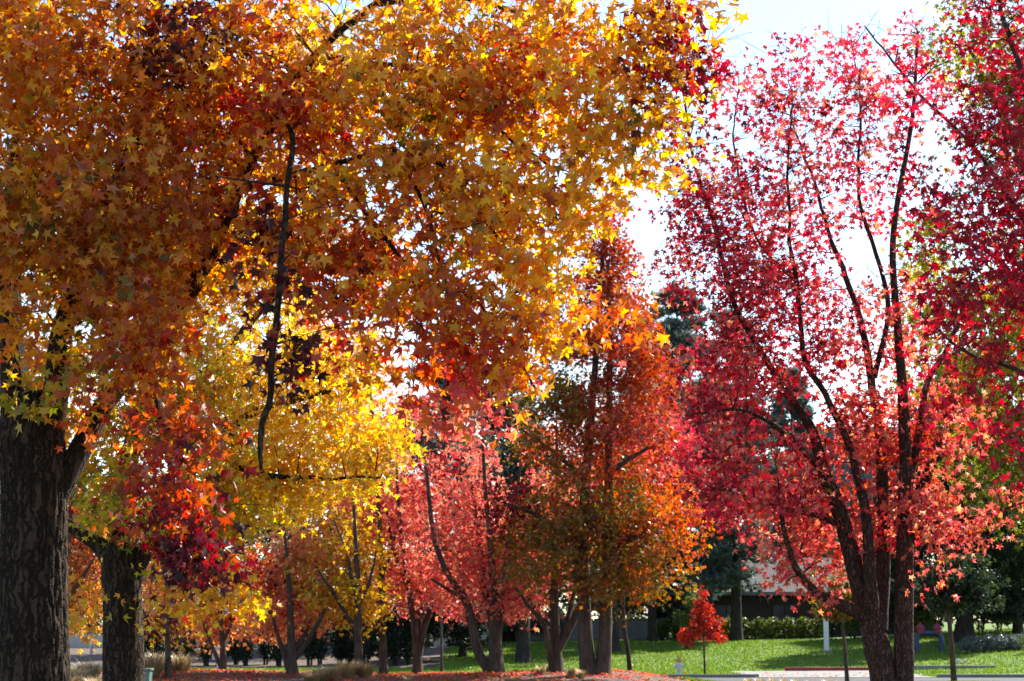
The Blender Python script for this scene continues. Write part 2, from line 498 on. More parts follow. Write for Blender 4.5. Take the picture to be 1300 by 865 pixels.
def leaves_mesh(name, pos, R, size, col, tpls, mat):
    Vs, Ts, Cs = [], [], []; off = 0
    which = rng.integers(0, len(tpls), len(pos))
    for k, (tv, tt) in enumerate(tpls):
        s = which == k
        if not s.any(): continue
        n = s.sum()
        V = np.einsum('nij,vj->nvi', R[s], tv) * size[s][:, None, None] + pos[s][:, None, :]
        Vs.append(V.reshape(-1, 3))
        Ts.append((tt[None] + (np.arange(n) * len(tv))[:, None, None] + off).reshape(-1, 3))
        Cs.append(grade(col[s], tv).reshape(-1, 3)); off += n * len(tv)
    return mesh_np(name, np.vstack(Vs), np.vstack(Ts), mat, np.vstack(Cs))

LEAF_CACHE = {}
def leaf_objects(tree, base, pos, R, size, col, n_max=300, cell=15):
    """the leaves that show largest become parts of their own; returns the mask of the others"""
    pr = proj(pos)
    ok = (pr[:, 0] > 4) & (pr[:, 0] < 1296) & (pr[:, 1] > 4) & (pr[:, 1] < 861)
    key = (pr[:, 0] // cell).astype(int) * 1000 + (pr[:, 1] // cell).astype(int)
    order = np.argsort(pr[:, 2])
    seen = set(); pick = []
    for i in order:
        if ok[i] and key[i] not in seen:
            seen.add(key[i]); pick.append(i)
    pick = np.array(pick, int)
    show = size[pick] * F / pr[pick, 2] * (0.45 + np.abs(R[pick, 1, 2]))
    pick = pick[np.argsort(-show)][:n_max]
    cen = col[pick][rng.choice(len(pick), min(20, len(pick)), replace=False)]
    meshes = []
    for c in cen:
        tv, tt = TPL[len(meshes) % len(TPL)]
        meshes.append(mesh_np('leaf', tv, tt, M['leaf'], grade(c[None], tv)[0]))
    for i in pick:
        k = int(np.argmin(((cen - col[i]) ** 2).sum(1)))
        o = link('leaf', meshes[k], tree)
        m4 = Matrix(R[i].tolist()).to_4x4() @ Matrix.Scale(float(size[i]), 4)
        m4.translation = Vector((pos[i] - base).tolist())
        o.matrix_local = m4
    rest = np.ones(len(pos), bool); rest[pick] = False
    return rest

# ------------------------------------------------------------------ trees
def bark_disp(amp, seed, freq=14):
    def f(m, n, pts):
        out = np.empty((m, n)); a = np.arange(n) * 2 * math.pi / n
        arc = np.concatenate([[0], np.cumsum(np.linalg.norm(np.diff(pts, axis=0), axis=1))])
        for i in range(m):
            for k in range(n):
                wob = mnoise.noise((math.cos(a[k]) * 1.6, math.sin(a[k]) * 1.6, arc[i] * 1.3 + seed)) * 0.05
                p = Vector((math.cos(a[k]) * freq / 3.0, math.sin(a[k]) * freq / 3.0, arc[i] * 2.6 + seed))
                p.x += 0.6 * mnoise.noise((p.x * .7, p.y * .7, arc[i] * 4)); 
                r = 1 - abs(mnoise.noise(p)) * 2.2
                r2 = mnoise.noise((p.x * 2.3, p.y * 2.3, p.z * 2.8))
                out[i, k] = 1 + wob - amp * max(0, r) ** 2 + amp * 0.35 * r2
        return out
    return f

def make_tree(name, Y, label, cat='tree', group=None, base_px=None, stems=(), limbs=(), blobs=(), n_clusters=300, per=25,
              leaf=0.12, tpls=None, crad=0.3, bark='bark', twig='twig', color_blobs=(), split=False, big_bark=False,
              mat='leaf', wk=1.0, spurs=0, twig_r=0.011, sides=10, droop=0.9, zmin=None, twig_scale=1.0):
    s = Y / F
    base = P(base_px[0], base_px[1], Y)
    if zmin is None: base[2] = float(zg(base[0], base[1]))
    t = empty(name, base, label, cat, group)
    skel = []; skr = []
    def conv(pl):
        rows = []
        for q in pl:
            px, py, wd = q[0], q[1], q[2]; dY = q[3] if len(q) > 3 else 0.0
            p = P(px, py, Y + dY)
            rows.append([*p, wd * wk * s / 2])
        return np.array(rows)
    for pi, pl in enumerate(stems):
        c = conv(pl)
        if pl[0][1] >= base_px[1] - 2:
            c[0, 2] = base[2] - 0.12
        sp = spline(c, 0.035 if big_bark else (0.07 if Y < 30 else .3))
        if pi == 0 or pl[0][1] >= base_px[1] - 2:                      # root flare
            h = sp[:, 2] - base[2]; sp[:, 3] *= (1 if Y < 40 else .82) * (1 + 0.28 * np.exp(-h / 0.22))
        if big_bark:
            V, Q = tube(sp[:, :3] , sp[:, 3], 150, bark_disp(0.075, 3.7 * (pi + 1), 26))
        else:
            n = 60 if Y < 30 else sides
            V, Q = tube(sp[:, :3], sp[:, 3], n, bark_disp(0.07, 5.1 * (pi + 1), 20 if Y < 30 else 9))
        link('trunk', mesh_np('trunk', V - base, Q, M[bark], smooth=True), t)
        up = sp[sp[:, 2] > base[2] + 0.35 * (sp[:, 2].max() - base[2])] if pi == 0 else sp[sp[:, 2] > base[2] + 1.5]
        skel.append(up[:, :3]); skr.append(up[:, 3])
    for pi, pl in enumerate(limbs):
        sp = spline(conv(pl), 0.12 if Y < 30 else 0.3)
        k = len(sp)
        sp[:, :3] += np.cumsum(rng.normal(0, 0.012, (k, 3)), 0) * np.linspace(0, 1, k)[:, None]
        n = 14 if Y < 30 else 7
        V, Q = tube(sp[:, :3], np.maximum(sp[:, 3], 0.004), n, bark_disp(0.08, 2.3 * (pi + 1), 7) if Y < 30 else None)
        link('limb', mesh_np('limb', V - base, Q, M[bark], smooth=True), t)
        skel.append(sp[1:, :3]); skr.append(sp[1:, 3])
    skel = np.vstack(skel); skr = np.concatenate(skr)
    # clusters in the crown's lobes
    wts = np.array([b[3] * b[4] * b[5] * (b[6] if len(b) > 6 else 1.0) for b in blobs], float)
    cnt = np.maximum(3, np.round(wts / wts.sum() * n_clusters)).astype(int)
    C = []; CP = []
    for b, k in zip(blobs, cnt):
        d = rng.normal(0, 1, (k, 3)); d /= np.linalg.norm(d, axis=1)[:, None]
        r = rng.random(k) ** 0.42
        d *= r[:, None]
        bs = b[2] / F
        p0 = P(b[0], b[1], b[2])
        c = p0 + d * np.array([b[3] * bs, b[5], b[4] * bs])
        C.append(c); CP += [b[7] if len(b) > 7 else 'gold'] * k
    C = np.vstack(C); CP = np.array(CP, dtype=object)
    keep = C[:, 2] > base[2] + 0.7
    C = C[keep]; CP = CP[keep]
    prc = proj(C)
    for (px, py, rx, ry, pn, prob) in color_blobs:
        dd = ((prc[:, 0] - px) / rx) ** 2 + ((prc[:, 1] - py) / ry) ** 2
        hit = rng.random(len(C)) < prob * np.exp(-np.maximum(dd - 0.6, 0) * 2.5)
        CP[hit] = pn
    # grow twigs from the limbs to the clusters, nearest first
    d0 = np.min(np.linalg.norm(C[:, None, :] - skel[None, ::3, :], axis=2), axis=1)
    order = np.argsort(d0)
    cap = len(skel) + len(C) * 12
    N = np.empty((cap, 3)); NR = np.empty(cap); N[:len(skel)] = skel; NR[:len(skel)] = skr; nn = len(skel)
    tv, tq = [], []; off = 0
    for ci in order:
        a = C[ci]
        dv = a - N[:nn]
        L = np.sqrt((dv ** 2).sum(1))
        cost = L + 0.35 * np.maximum(0, -dv[:, 2]) + 0.02 / (NR[:nn] + 0.01)*0.2
        j = int(np.argmin(cost)); Lj = L[j]
        if Lj < 0.05: continue
        k = int(np.clip(math.ceil(Lj / 0.3), 2, 9))
        u = np.linspace(0, 1, k + 1)
        pts = N[j] + dv[j] * u[:, None]
        bow = rng.normal(0, 0.07, 3) * Lj; bow[2] += 0.10 * Lj
        pts += bow * np.sin(u * math.pi)[:, None] + rng.normal(0, 0.012, (k + 1, 3)) * np.sin(u * math.pi)[:, None]
        r0 = min(NR[j] * 0.75, (twig_r * 0.6 + 0.009 * Lj) * twig_scale); r1 = min(r0, twig_r * 0.38 * twig_scale)
        rr = r0 + (r1 - r0) * u
        V, Q = tube(pts, rr, 5 if Y < 30 else 3)
        tv.append(V); tq.append(Q + off); off += len(V)
        N[nn:nn + k] = pts[1:]; NR[nn:nn + k] = rr[1:]; nn += k
    if spurs:                                                          # short leafless side twigs all along limbs and shoots
        cand = np.nonzero((NR[:nn] < .045))[0]
        for j in rng.choice(cand, spurs):
            L = rng.uniform(.18, .6); d = rng.normal(0, 1, 3); d[2] = abs(d[2]) * .8 + .35; d /= np.linalg.norm(d)
            u = np.linspace(0, 1, 5)[:, None]
            pts = N[j] + d * L * u + rng.normal(0, .1, 3) * L * u ** 2 + rng.normal(0, .012, (5, 3)) * u
            r0 = min(NR[j] * .7, .0055)
            V, Q = tube(pts, np.linspace(r0, .002, 5), 3); tv.append(V); tq.append(Q + off); off += len(V)
            for q in (2, 3):
                d2 = d + rng.normal(0, .7, 3); d2 /= np.linalg.norm(d2)
                V, Q = tube(pts[q] + d2 * L * .45 * np.linspace(0, 1, 3)[:, None], np.array([r0 * .6, .0025, .0018]), 3); tv.append(V); tq.append(Q + off); off += len(V)
    tw = link('twigs', mesh_np('twigs', np.vstack(tv) - base, np.vstack(tq), M[twig], smooth=True), t)
    tw['kind'] = 'stuff'
    # leaves
    k = np.maximum(1, rng.poisson(per, len(C)))
    idx = np.repeat(np.arange(len(C)), k); n = len(idx)
    g = rng.normal(0, 1, (n, 3)); g *= np.minimum(1, 1.7 / np.linalg.norm(g, axis=1))[:, None]; g = g * crad * np.array([1, 1, 0.8]) * rng.uniform(.6, 1.3, len(C))[idx][:, None]
    pos = C[idx] + g; pos[:, 2] -= 0.05
    ctr = C.mean(0); outw = pos - ctr; outw /= np.linalg.norm(outw, axis=1)[:, None] + 1e-9
    R = frames(n, outw, droop)
    size = leaf * rng.normal(1.0, 0.27, n).clip(.45, 1.6)
    col = np.empty((n, 3))
    LP = CP[idx].copy()
    mv = np.nonzero(rng.random(n) < .24)[0]
    for ch in np.array_split(mv, max(1, len(mv) // 1500)):
        q = pos[ch] + rng.normal(0, .45, (len(ch), 3)) * (Y / 20) ** .5
        LP[ch] = CP[np.argmin(((q[:, None, :] - C[None]) ** 2).sum(2), 1)]
    for pn in set(CP):
        sel = (LP == pn); col[sel] = pal_cols(pn, int(sel.sum()))
    col *= rng.normal(1, 0.14, len(C)).clip(.65, 1.35)[idx][:, None]
    col = col.clip(0.004, 0.85)
    gz = zg(pos[:, 0], pos[:, 1]) + 0.1
    okk = pos[:, 2] > gz
    pos, R, size, col = pos[okk], R[okk], size[okk], col[okk]
    rest = leaf_objects(t, base, pos, R, size, col) if split else np.ones(len(pos), bool)
    cr = link('crown', leaves_mesh('crown', pos[rest] - base, R[rest], size[rest], col[rest], tpls or TPL5, M[mat]), t)
    cr['kind'] = 'stuff'
    return t, base, C

# the big tree in front, left
T1, T1B, T1C = make_tree('sweetgum_tree', 14.6, 'big foreground tree with furrowed trunk and wide amber crown hung with purple and red sprays', base_px=(42, 1072),
    stems=[[(42, 1072, 94), (43, 865, 91), (42, 740, 87), (43, 640, 84), (40, 560, 84), (36, 500, 66)]],
    limbs=[[(22, 560, 44), (18, 470, 36), (14, 380, 31), (22, 260, 26, .2), (40, 120, 20, .4), (50, -40, 14, .6), (60, -200, 9, .6)],
           [(60, 560, 42), (72, 490, 34, -.2), (80, 425, 29, -.2), (100, 370, 25, -.1), (150, 250, 20, 0), (190, 120, 16, .1), (220, -20, 11, .1), (240, -150, 7, .1)],
           [(48, 690, 40), (66, 635, 40), (98, 578, 32, .1), (128, 520, 27, .2), (190, 445, 23, .3), (250, 352, 21, -.2), (300, 240, 16, -.2), (365, 118, 14, -.5), (410, 60, 11, -.6), (490, 0, 8, -.6), (560, -90, 7, -.8)],
           [(300, 240, 11, -.2), (375, 222, 8, -.3), (440, 205, 7, -.4), (500, 190, 7, -.7), (580, 200, 6, -.8), (660, 290, 4, -.9)],
           [(400, 70, 9, -.5), (470, 80, 7, -.6), (530, 85, 6, -.7), (590, 120, 5, -.7), (645, 158, 4, -.7), (720, 210, 4, -.6)],
           [(480, 5, 9, -.6), (580, -5, 8, -.5), (690, 30, 6, -.4), (745, 80, 5, -.4), (820, 110, 3, -.4), (890, 90, 2, -.4)],
           [(180, 455, 15, .3), (205, 520, 11, -.3), (215, 590, 8, -.6), (225, 660, 5, -.8), (235, 720, 3, -.9)],
           [(356, 132, 7, -.5), (372, 175, 7, -.8), (366, 240, 7, -1.1), (355, 350, 7.5, -1.5), (347, 440, 8, -1.6), (345, 500, 7.5, -1.6), (335, 548, 7.5, -1.6), (334, 580, 6, -1.6), (337, 604, 4, -1.6)],
           [(500, 190, 6, -.7), (540, 260, 5, -.9), (565, 340, 4, -1.0), (610, 385, 4, -1.0), (642, 430, 3.4, -1.0), (670, 480, 3, -1.0), (690, 510, 2, -1.0)],
           [(420, 205, 7, -.5), (470, 280, 6, -.6), (520, 350, 5, -.6), (560, 430, 4, -.6), (590, 500, 3, -.6)]],
    blobs=[(80, 80, 14.5, 220, 160, 1.1, 1.1, 'amber'), (-150, 150, 14.8, 200, 240, 1.6, .2, 'amber'), (-120, -220, 14.8, 280, 240, 2.0, .10, 'gold'),
           (260, -230, 14.8, 300, 240, 2.0, .16, 'gold'), (620, -170, 14.4, 240, 150, 1.4, .12, 'orange'), (830, -90, 14.0, 100, 70, .6, .35, 'gold'),
           (310, 110, 14.5, 190, 150, 1.1, 1.0, 'amber'), (190, 280, 14.2, 170, 120, .9, 1.4, 'amber'), (40, 270, 14.0, 110, 110, .7, 1.3, 'amber'),
           (175, 415, 13.9, 85, 95, .6, 1.5, 'amber'), (80, 450, 14.2, 60, 60, .4, .7, 'yellow'), (215, 570, 13.7, 52, 90, .4, 2.6, 'rust'), (240, 690, 13.7, 34, 50, .28, 5, 'wine'),
           (450, 310, 14.1, 120, 100, .7, 1.4, 'orange'), (520, 110, 14.0, 170, 150, 1.0, .95, 'gold'), (690, 80, 13.8, 140, 100, .8, 1.15, 'gold'),
           (850, 50, 13.7, 85, 70, .5, 1.9, 'gold'), (800, 165, 13.6, 70, 45, .4, 2.2, 'gold'), (835, 195, 13.6, 42, 24, .22, 3.4, 'gold'), (745, 245, 13.6, 40, 40, .3, 2.2, 'gold'), (640, 250, 13.7, 100, 85, .6, 1.9, 'gold'),
           (590, 380, 13.6, 105, 55, .45, 2.0, 'orange'), (680, 400, 13.5, 50, 45, .35, 2.4, 'gold'), (592, 520, 13.6, 42, 42, .25, 3.0, 'coral'),
           (780, 390, 13.6, 45, 22, .2, 3.4, 'orange'), (470, 425, 13.8, 60, 35, .35, 1.2, 'gold'), (358, 350, 13.0, 22, 100, .18, 1.6, 'purple'), (372, 465, 12.9, 16, 42, .14, 8.0, 'purple'), (370, 290, 14.0, 50, 40, .4, 1.0, 'gold'), (680, 325, 13.7, 50, 50, .4, 2.2, 'gold'), (645, 445, 13.6, 75, 36, .3, 2.6, 'gold'), (550, 455, 13.7, 50, 30, .3, 1.5, 'orange'), (28, 405, 13.7, 70, 50, .35, 1.1, 'amber'), (112, 495, 13.8, 45, 45, .3, 1.3, 'orange'), (60, 500, 13.9, 40, 36, .25, 1.4, 'lime')],
    n_clusters=1600, per=24, leaf=0.084, tpls=TPL, crad=0.18, bark='bark_big', split=True, big_bark=True, spurs=650,
    color_blobs=[(620, 220, 260, 260, 'yellow', .35), (300, 220, 500, 350, 'olive', .07), (300, 250, 400, 350, 'rust', .08), (200, 150, 260, 200, 'gold', .3), (240, 30, 60, 45, 'purple', .85), (215, 85, 35, 28, 'purple', .8), (330, 130, 70, 50, 'red', .6), (400, 150, 50, 40, 'red', .6), (290, 240, 70, 60, 'rust', .6),
                 (860, 45, 38, 75, 'wine', .75), (600, 100, 90, 60, 'rust', .32), (660, 50, 60, 40, 'red', .4), (470, 330, 100, 100, 'rust', .4), (430, 400, 50, 60, 'red', .5), (150, 490, 60, 60, 'red', .35),
                 (215, 600, 60, 70, 'red', .3), (215, 640, 60, 60, 'wine', .3), (200, 560, 60, 50, 'rust', .5), (240, 720, 45, 45, 'purple', .75), (270, 590, 25, 25, 'purple', .6), (325, 300, 35, 40, 'purple', .7),
                 (95, 470, 40, 60, 'green', .35), (300, 430, 40, 50, 'green', .4), (30, 240, 60, 60, 'lime', .25), (520, 100, 25, 35, 'green', .5), (600, 340, 120, 50, 'yellow', .45), (760, 150, 120, 90, 'yellow', .3), (580, 440, 60, 30, 'red', .45), (590, 520, 50, 50, 'coral', .8)])

# second tree, left: bright yellow crown
T2, T2B, T2C = make_tree('sweetgum_tree', 24.0, 'tree with forked trunk and bright lemon yellow crown, just behind the furrowed trunk', base_px=(157, 969),
    stems=[[(157, 969, 56), (157, 865, 53), (156, 780, 51), (153, 720, 50), (152, 690, 44)]],
    limbs=[[(146, 715, 32), (128, 694, 23), (96, 672, 17), (50, 640, 13, .2), (0, 600, 10, .4), (-60, 540, 6, .6)],
           [(160, 750, 32), (184, 700, 22), (215, 640, 18), (262, 570, 15, -.2), (325, 520, 11, -.3), (410, 490, 7, -.3), (470, 470, 4, -.3)],
           [(152, 700, 38), (158, 610, 27, .2), (185, 500, 21, .4), (215, 390, 16, .6), (240, 280, 11, .8), (250, 180, 7, 1)],
           [(172, 560, 16, .3), (240, 500, 13, .6), (320, 410, 10, .8), (380, 350, 6, 1)],
           [(262, 570, 10, -.2), (320, 600, 8, -.5), (375, 606, 6, -.6), (430, 605, 4, -.7), (490, 600, 3, -.7)],
           [(190, 690, 12), (230, 710, 9, -.4), (270, 725, 6, -.6), (310, 735, 4, -.7)]],
    blobs=[(300, 600, 23.8, 105, 95, 1.0, 1, 'yellow'), (415, 560, 23.8, 95, 75, 1.0, 1, 'yellow'), (350, 460, 24, 110, 80, 1.1, .9, 'yellow'), (250, 660, 23.6, 80, 50, .7, 1, 'lime'),
           (150, 630, 23.6, 70, 50, .7, .9, 'lime'), (262, 745, 23.2, 72, 40, .6, 1.3, 'yellow'), (110, 580, 24, 60, 60, .8, .8, 'yellow'), (480, 585, 23.6, 42, 35, .5, 1.1, 'yellow'),
           (220, 490, 24.4, 110, 80, 1.1, .8, 'lime'), (180, 330, 24.8, 150, 110, 1.4, .6, 'yellow'), (30, 480, 24.6, 110, 120, 1.2, .6, 'gold'), (330, 320, 25, 120, 90, 1.2, .6, 'yellow'), (440, 490, 24, 50, 40, .6, 1, 'yellow'), (112, 770, 22.0, 22, 18, .25, 2.0, 'gold')],
    n_clusters=800, per=32, leaf=0.088, tpls=TPL, crad=0.21, bark='bark_big', split=True, big_bark=False,
    color_blobs=[(262, 745, 70, 45, 'gold', .45), (120, 640, 50, 40, 'green', .4), (300, 650, 80, 40, 'lime', .4), (420, 560, 80, 60, 'gold', .08)])

# red tree, right
T3, T3B, T3C = make_tree('sweetgum_tree', 25.3, 'twin trunked tree with airy coral red crown, its low boughs spreading over the driveway', base_px=(1130, 962),
    stems=[[(1124, 962, 50), (1121, 865, 47), (1114, 825, 50), (1104, 785, 42), (1090, 740, 35), (1066, 650, 30), (1046, 600, 25), (1030, 545, 20), (1000, 500, 16), (962, 440, 12), (930, 380, 10), (905, 280, 8), (880, 200, 6), (868, 120, 4)],
           [(1142, 962, 42), (1147, 865, 38), (1148, 760, 36), (1149, 680, 33), (1150, 600, 27), (1146, 500, 20), (1140, 420, 16), (1134, 300, 12), (1158, 150, 8), (1165, 40, 5)]],
    limbs=[[(1108, 800, 34), (1104, 730, 26, -.2), (1098, 650, 20, -.2), (1085, 600, 16), (1074, 560, 15), (1046, 500, 12), (1021, 450, 11), (1012, 360, 9), (1003, 300, 7), (1000, 200, 5), (1006, 110, 3)],
           [(1116, 800, 34), (1122, 710, 28, .2), (1122, 620, 24, .3), (1118, 550, 20, .4), (1110, 480, 16, .4), (1098, 400, 13, .4), (1076, 340, 11, .4), (1055, 290, 8, .4), (1035, 220, 6, .4), (1015, 150, 3, .4)],
           [(1098, 782, 28), (1060, 764, 21, -.3), (1030, 744, 17, -.4), (1006, 706, 12, -.5), (995, 655, 9, -.5), (990, 610, 5, -.5)],
           [(1068, 668, 15), (1040, 656, 12, -.2), (1000, 646, 9, -.4), (955, 632, 6, -.5), (900, 618, 3, -.5)],
           [(1150, 690, 16), (1182, 664, 9, -.3), (1232, 656, 7, -.5), (1280, 640, 5, -.6), (1315, 622, 3, -.6)],
           [(1150, 630, 20), (1168, 545, 15, .2), (1182, 480, 12, .3), (1212, 420, 8, .4), (1235, 340, 5, .4)],
           [(1110, 480, 12, .4), (1128, 380, 10, .2), (1095, 250, 7), (1100, 120, 4), (1085, 40, 2)],
           [(1046, 600, 14), (985, 540, 9, -.4), (940, 520, 6, -.5), (880, 530, 3, -.5)],
           [(1012, 360, 7), (960, 300, 5, .2), (935, 200, 4, .3), (940, 100, 2, .3)]],
    blobs=[(1060, 640, 25.7, 125, 70, .7, 1.4, 'coral'), (950, 600, 25, 85, 75, .8, 1.2, 'pink'), (1215, 640, 24.8, 85, 48, .7, 1.1, 'coral'), (920, 470, 25.2, 80, 80, .8, 1.1, 'pink'),
           (985, 400, 25.3, 90, 110, .9, 1.0, 'pink'), (1110, 430, 25.5, 80, 100, .8, .6, 'coral'), (925, 290, 25.2, 85, 100, .8, 1.0, 'pink'), (1045, 240, 25.4, 110, 100, .9, .52, 'pink'),
           (985, 120, 25.3, 105, 95, .9, .46, 'pink'), (1115, 105, 25.4, 85, 100, .8, .46, 'pink'), (868, 340, 25, 40, 60, .4, 1, 'pink'), (1110, 545, 25.6, 110, 55, .8, 1.0, 'coral'),
           (1190, 530, 25.6, 55, 65, .6, 1, 'coral'), (1010, 715, 24.9, 55, 40, .5, 1.2, 'coral'), (1060, 715, 25.9, 45, 40, .4, 1.0, 'coral'), (880, 190, 25, 60, 80, .5, .6, 'crimson'), (1190, 720, 24.8, 40, 25, .3, .8, 'coral')],
    n_clusters=980, per=16, leaf=0.086, tpls=TPL, crad=0.19, bark='bark_red', split=True, wk=.67, spurs=1100,
    color_blobs=[(1060, 640, 140, 80, 'pink', .3), (900, 560, 60, 60, 'crimson', .3), (900, 330, 80, 80, 'crimson', .3), (1080, 730, 60, 40, 'olive', .15), (1000, 250, 100, 100, 'red', .2), (1060, 400, 350, 420, 'salmon', .22), (950, 330, 220, 300, 'crimson', .2), (1100, 300, 250, 300, 'wine', .10), (1080, 600, 150, 120, 'red', .2)])

# crimson tree whose boughs reach in from the right
T4, T4B, T4C = make_tree('sweetgum_tree', 22.0, 'deep crimson tree whose boughs hang beside the coral red crown', base_px=(1440, 983),
    stems=[[(1440, 983, 54), (1440, 850, 48), (1435, 700, 44), (1430, 560, 38), (1425, 400, 28), (1420, 200, 20), (1410, 0, 12), (1400, -180, 6)]],
    limbs=[[(1428, 520, 20), (1385, 420, 11, -.1), (1330, 330, 8, 0), (1245, 195, 5.5, .1), (1170, 120, 4, .1), (1105, 40, 2, .1)],
           [(1430, 600, 20), (1370, 520, 11, -.2), (1300, 470, 7, -.2), (1220, 440, 4, -.2), (1165, 400, 2, -.2)],
           [(1424, 380, 18), (1370, 260, 12), (1310, 130, 9), (1270, 10, 6), (1250, -90, 3)]],
    blobs=[(1250, 330, 21.6, 95, 110, .8, 1.0, 'crimson'), (1275, 190, 21.7, 80, 85, .7, .9, 'crimson'), (1225, 465, 21.5, 70, 75, .6, 1.0, 'crimson'), (1350, 330, 22, 120, 220, 1.2, .8, 'crimson'),
           (1180, 260, 21.6, 45, 70, .4, 1.6, 'crimson'), (1190, 380, 21.6, 45, 60, .4, 1.4, 'crimson'), (1400, 60, 22, 200, 180, 1.6, .6, 'crimson'), (1520, 330, 22.2, 160, 260, 1.6, .5, 'crimson'), (1285, 560, 21.5, 55, 60, .5, .9, 'crimson'), (1160, 95, 21.9, 60, 55, .5, .9, 'pink'), (1240, 60, 21.7, 70, 50, .5, .4, 'crimson')],
    n_clusters=620, per=20, leaf=0.092, tpls=TPL, crad=0.22, bark='bark', split=True, spurs=350, color_blobs=[(1280, 200, 60, 60, 'pink', .3), (1270, 440, 60, 60, 'red', .25)])

# yellow green tree behind it
T5, T5B, T5C = make_tree('sweetgum_tree', 34.0, 'yellow green tree standing behind the crimson boughs', base_px=(1330, 921),
    stems=[[(1330, 921, 40), (1330, 800, 36), (1326, 650, 30), (1322, 450, 24), (1318, 250, 16), (1315, 50, 10), (1315, -120, 5)]],
    limbs=[[(1326, 620, 16), (1280, 540, 10), (1230, 500, 6), (1180, 480, 3)], [(1322, 420, 14), (1270, 330, 8), (1215, 300, 5), (1190, 260, 3)], [(1318, 260, 12), (1270, 140, 7), (1225, 60, 4)]],
    blobs=[(1235, 60, 34, 85, 70, 1.2, .9, 'lime'), (1280, 160, 34, 70, 90, 1.2, 1, 'olive'), (1185, 385, 33.8, 45, 55, .8, 1, 'lime'), (1235, 440, 33.6, 90, 120, 1.4, 1.3, 'lime'), (1265, 560, 34, 80, 80, 1.2, 1.2, 'green'),
           (1285, 640, 34, 55, 35, .8, 1.1, 'green'), (1340, 300, 34.2, 100, 300, 1.6, .8, 'olive'), (1420, 450, 34.4, 90, 200, 1.4, .6, 'green'), (1320, -60, 34.2, 140, 110, 1.5, .6, 'olive'), (1180, 500, 33.8, 30, 40, .5, .8, 'lime'), (1200, 240, 34, 40, 60, .6, .6, 'olive'), (1195, 620, 33.6, 35, 25, .4, .5, 'olive'), (1195, 330, 33.8, 50, 70, .8, 1.2, 'lime')],
    n_clusters=560, per=40, leaf=0.12, tpls=TPL5, crad=0.28, bark='bark', mat='leaf_far')

# tall pyramidal tree in the middle
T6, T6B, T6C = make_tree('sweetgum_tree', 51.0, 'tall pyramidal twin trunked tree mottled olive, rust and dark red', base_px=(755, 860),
    stems=[[(748, 860, 27), (744, 820, 24), (741, 760, 22), (739, 700, 20), (742, 640, 17), (748, 560, 14), (756, 460, 10), (763, 360, 7), (768, 270, 4), (770, 235, 2)],
           [(764, 860, 25), (768, 810, 22), (770, 750, 19), (772, 660, 16), (773, 560, 12), (774, 450, 9), (772, 330, 5)]],
    limbs=[[(742, 720, 8), (715, 735, 5), (690, 760, 3)], [(741, 700, 9), (690, 660, 6, -.4), (640, 640, 3, -.6)], [(771, 700, 9), (810, 680, 6, -.3), (860, 660, 3, -.4)], [(773, 600, 8), (820, 570, 5, .3), (860, 550, 3, .4)],
           [(745, 610, 8), (700, 570, 5), (660, 540, 3)]],
    blobs=[(770, 285, 51, 24, 45, .5, 3.4, 'red'), (768, 350, 51, 50, 55, 1.0, 2.6, 'rust'), (766, 430, 51, 80, 60, 1.4, 1.9, 'rust'), (810, 480, 51, 60, 45, 1.0, 1.6, 'rust'), (715, 490, 51, 60, 50, 1.0, 1.6, 'olive'), (770, 520, 50.4, 80, 40, .8, 1.5, 'rust'), (760, 555, 51, 100, 65, 1.7, 1, 'rust'), (735, 645, 50.6, 105, 60, 1.9, 1.1, 'olive'),
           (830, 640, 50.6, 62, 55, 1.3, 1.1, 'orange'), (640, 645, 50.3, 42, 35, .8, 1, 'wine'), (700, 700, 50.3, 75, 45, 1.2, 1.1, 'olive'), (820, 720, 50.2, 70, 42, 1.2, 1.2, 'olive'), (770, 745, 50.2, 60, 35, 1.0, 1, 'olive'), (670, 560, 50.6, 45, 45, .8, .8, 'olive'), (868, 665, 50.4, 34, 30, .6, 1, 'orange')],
    n_clusters=760, per=42, leaf=0.12, tpls=TPL5, crad=0.26, mat='leaf_far', droop=.6,
    color_blobs=[(770, 690, 55, 30, 'wine', .55), (730, 600, 60, 60, 'rust', .3), (800, 740, 80, 40, 'orange', .3), (860, 690, 60, 60, 'orange', .5), (760, 420, 60, 80, 'red', .35), (830, 560, 50, 50, 'coral', .3), (690, 500, 50, 60, 'olive', .6), (740, 480, 40, 60, 'olive', .3), (635, 640, 30, 30, 'wine', .8)])  # orange along the right side puts the sunlit edge into the leaf colours

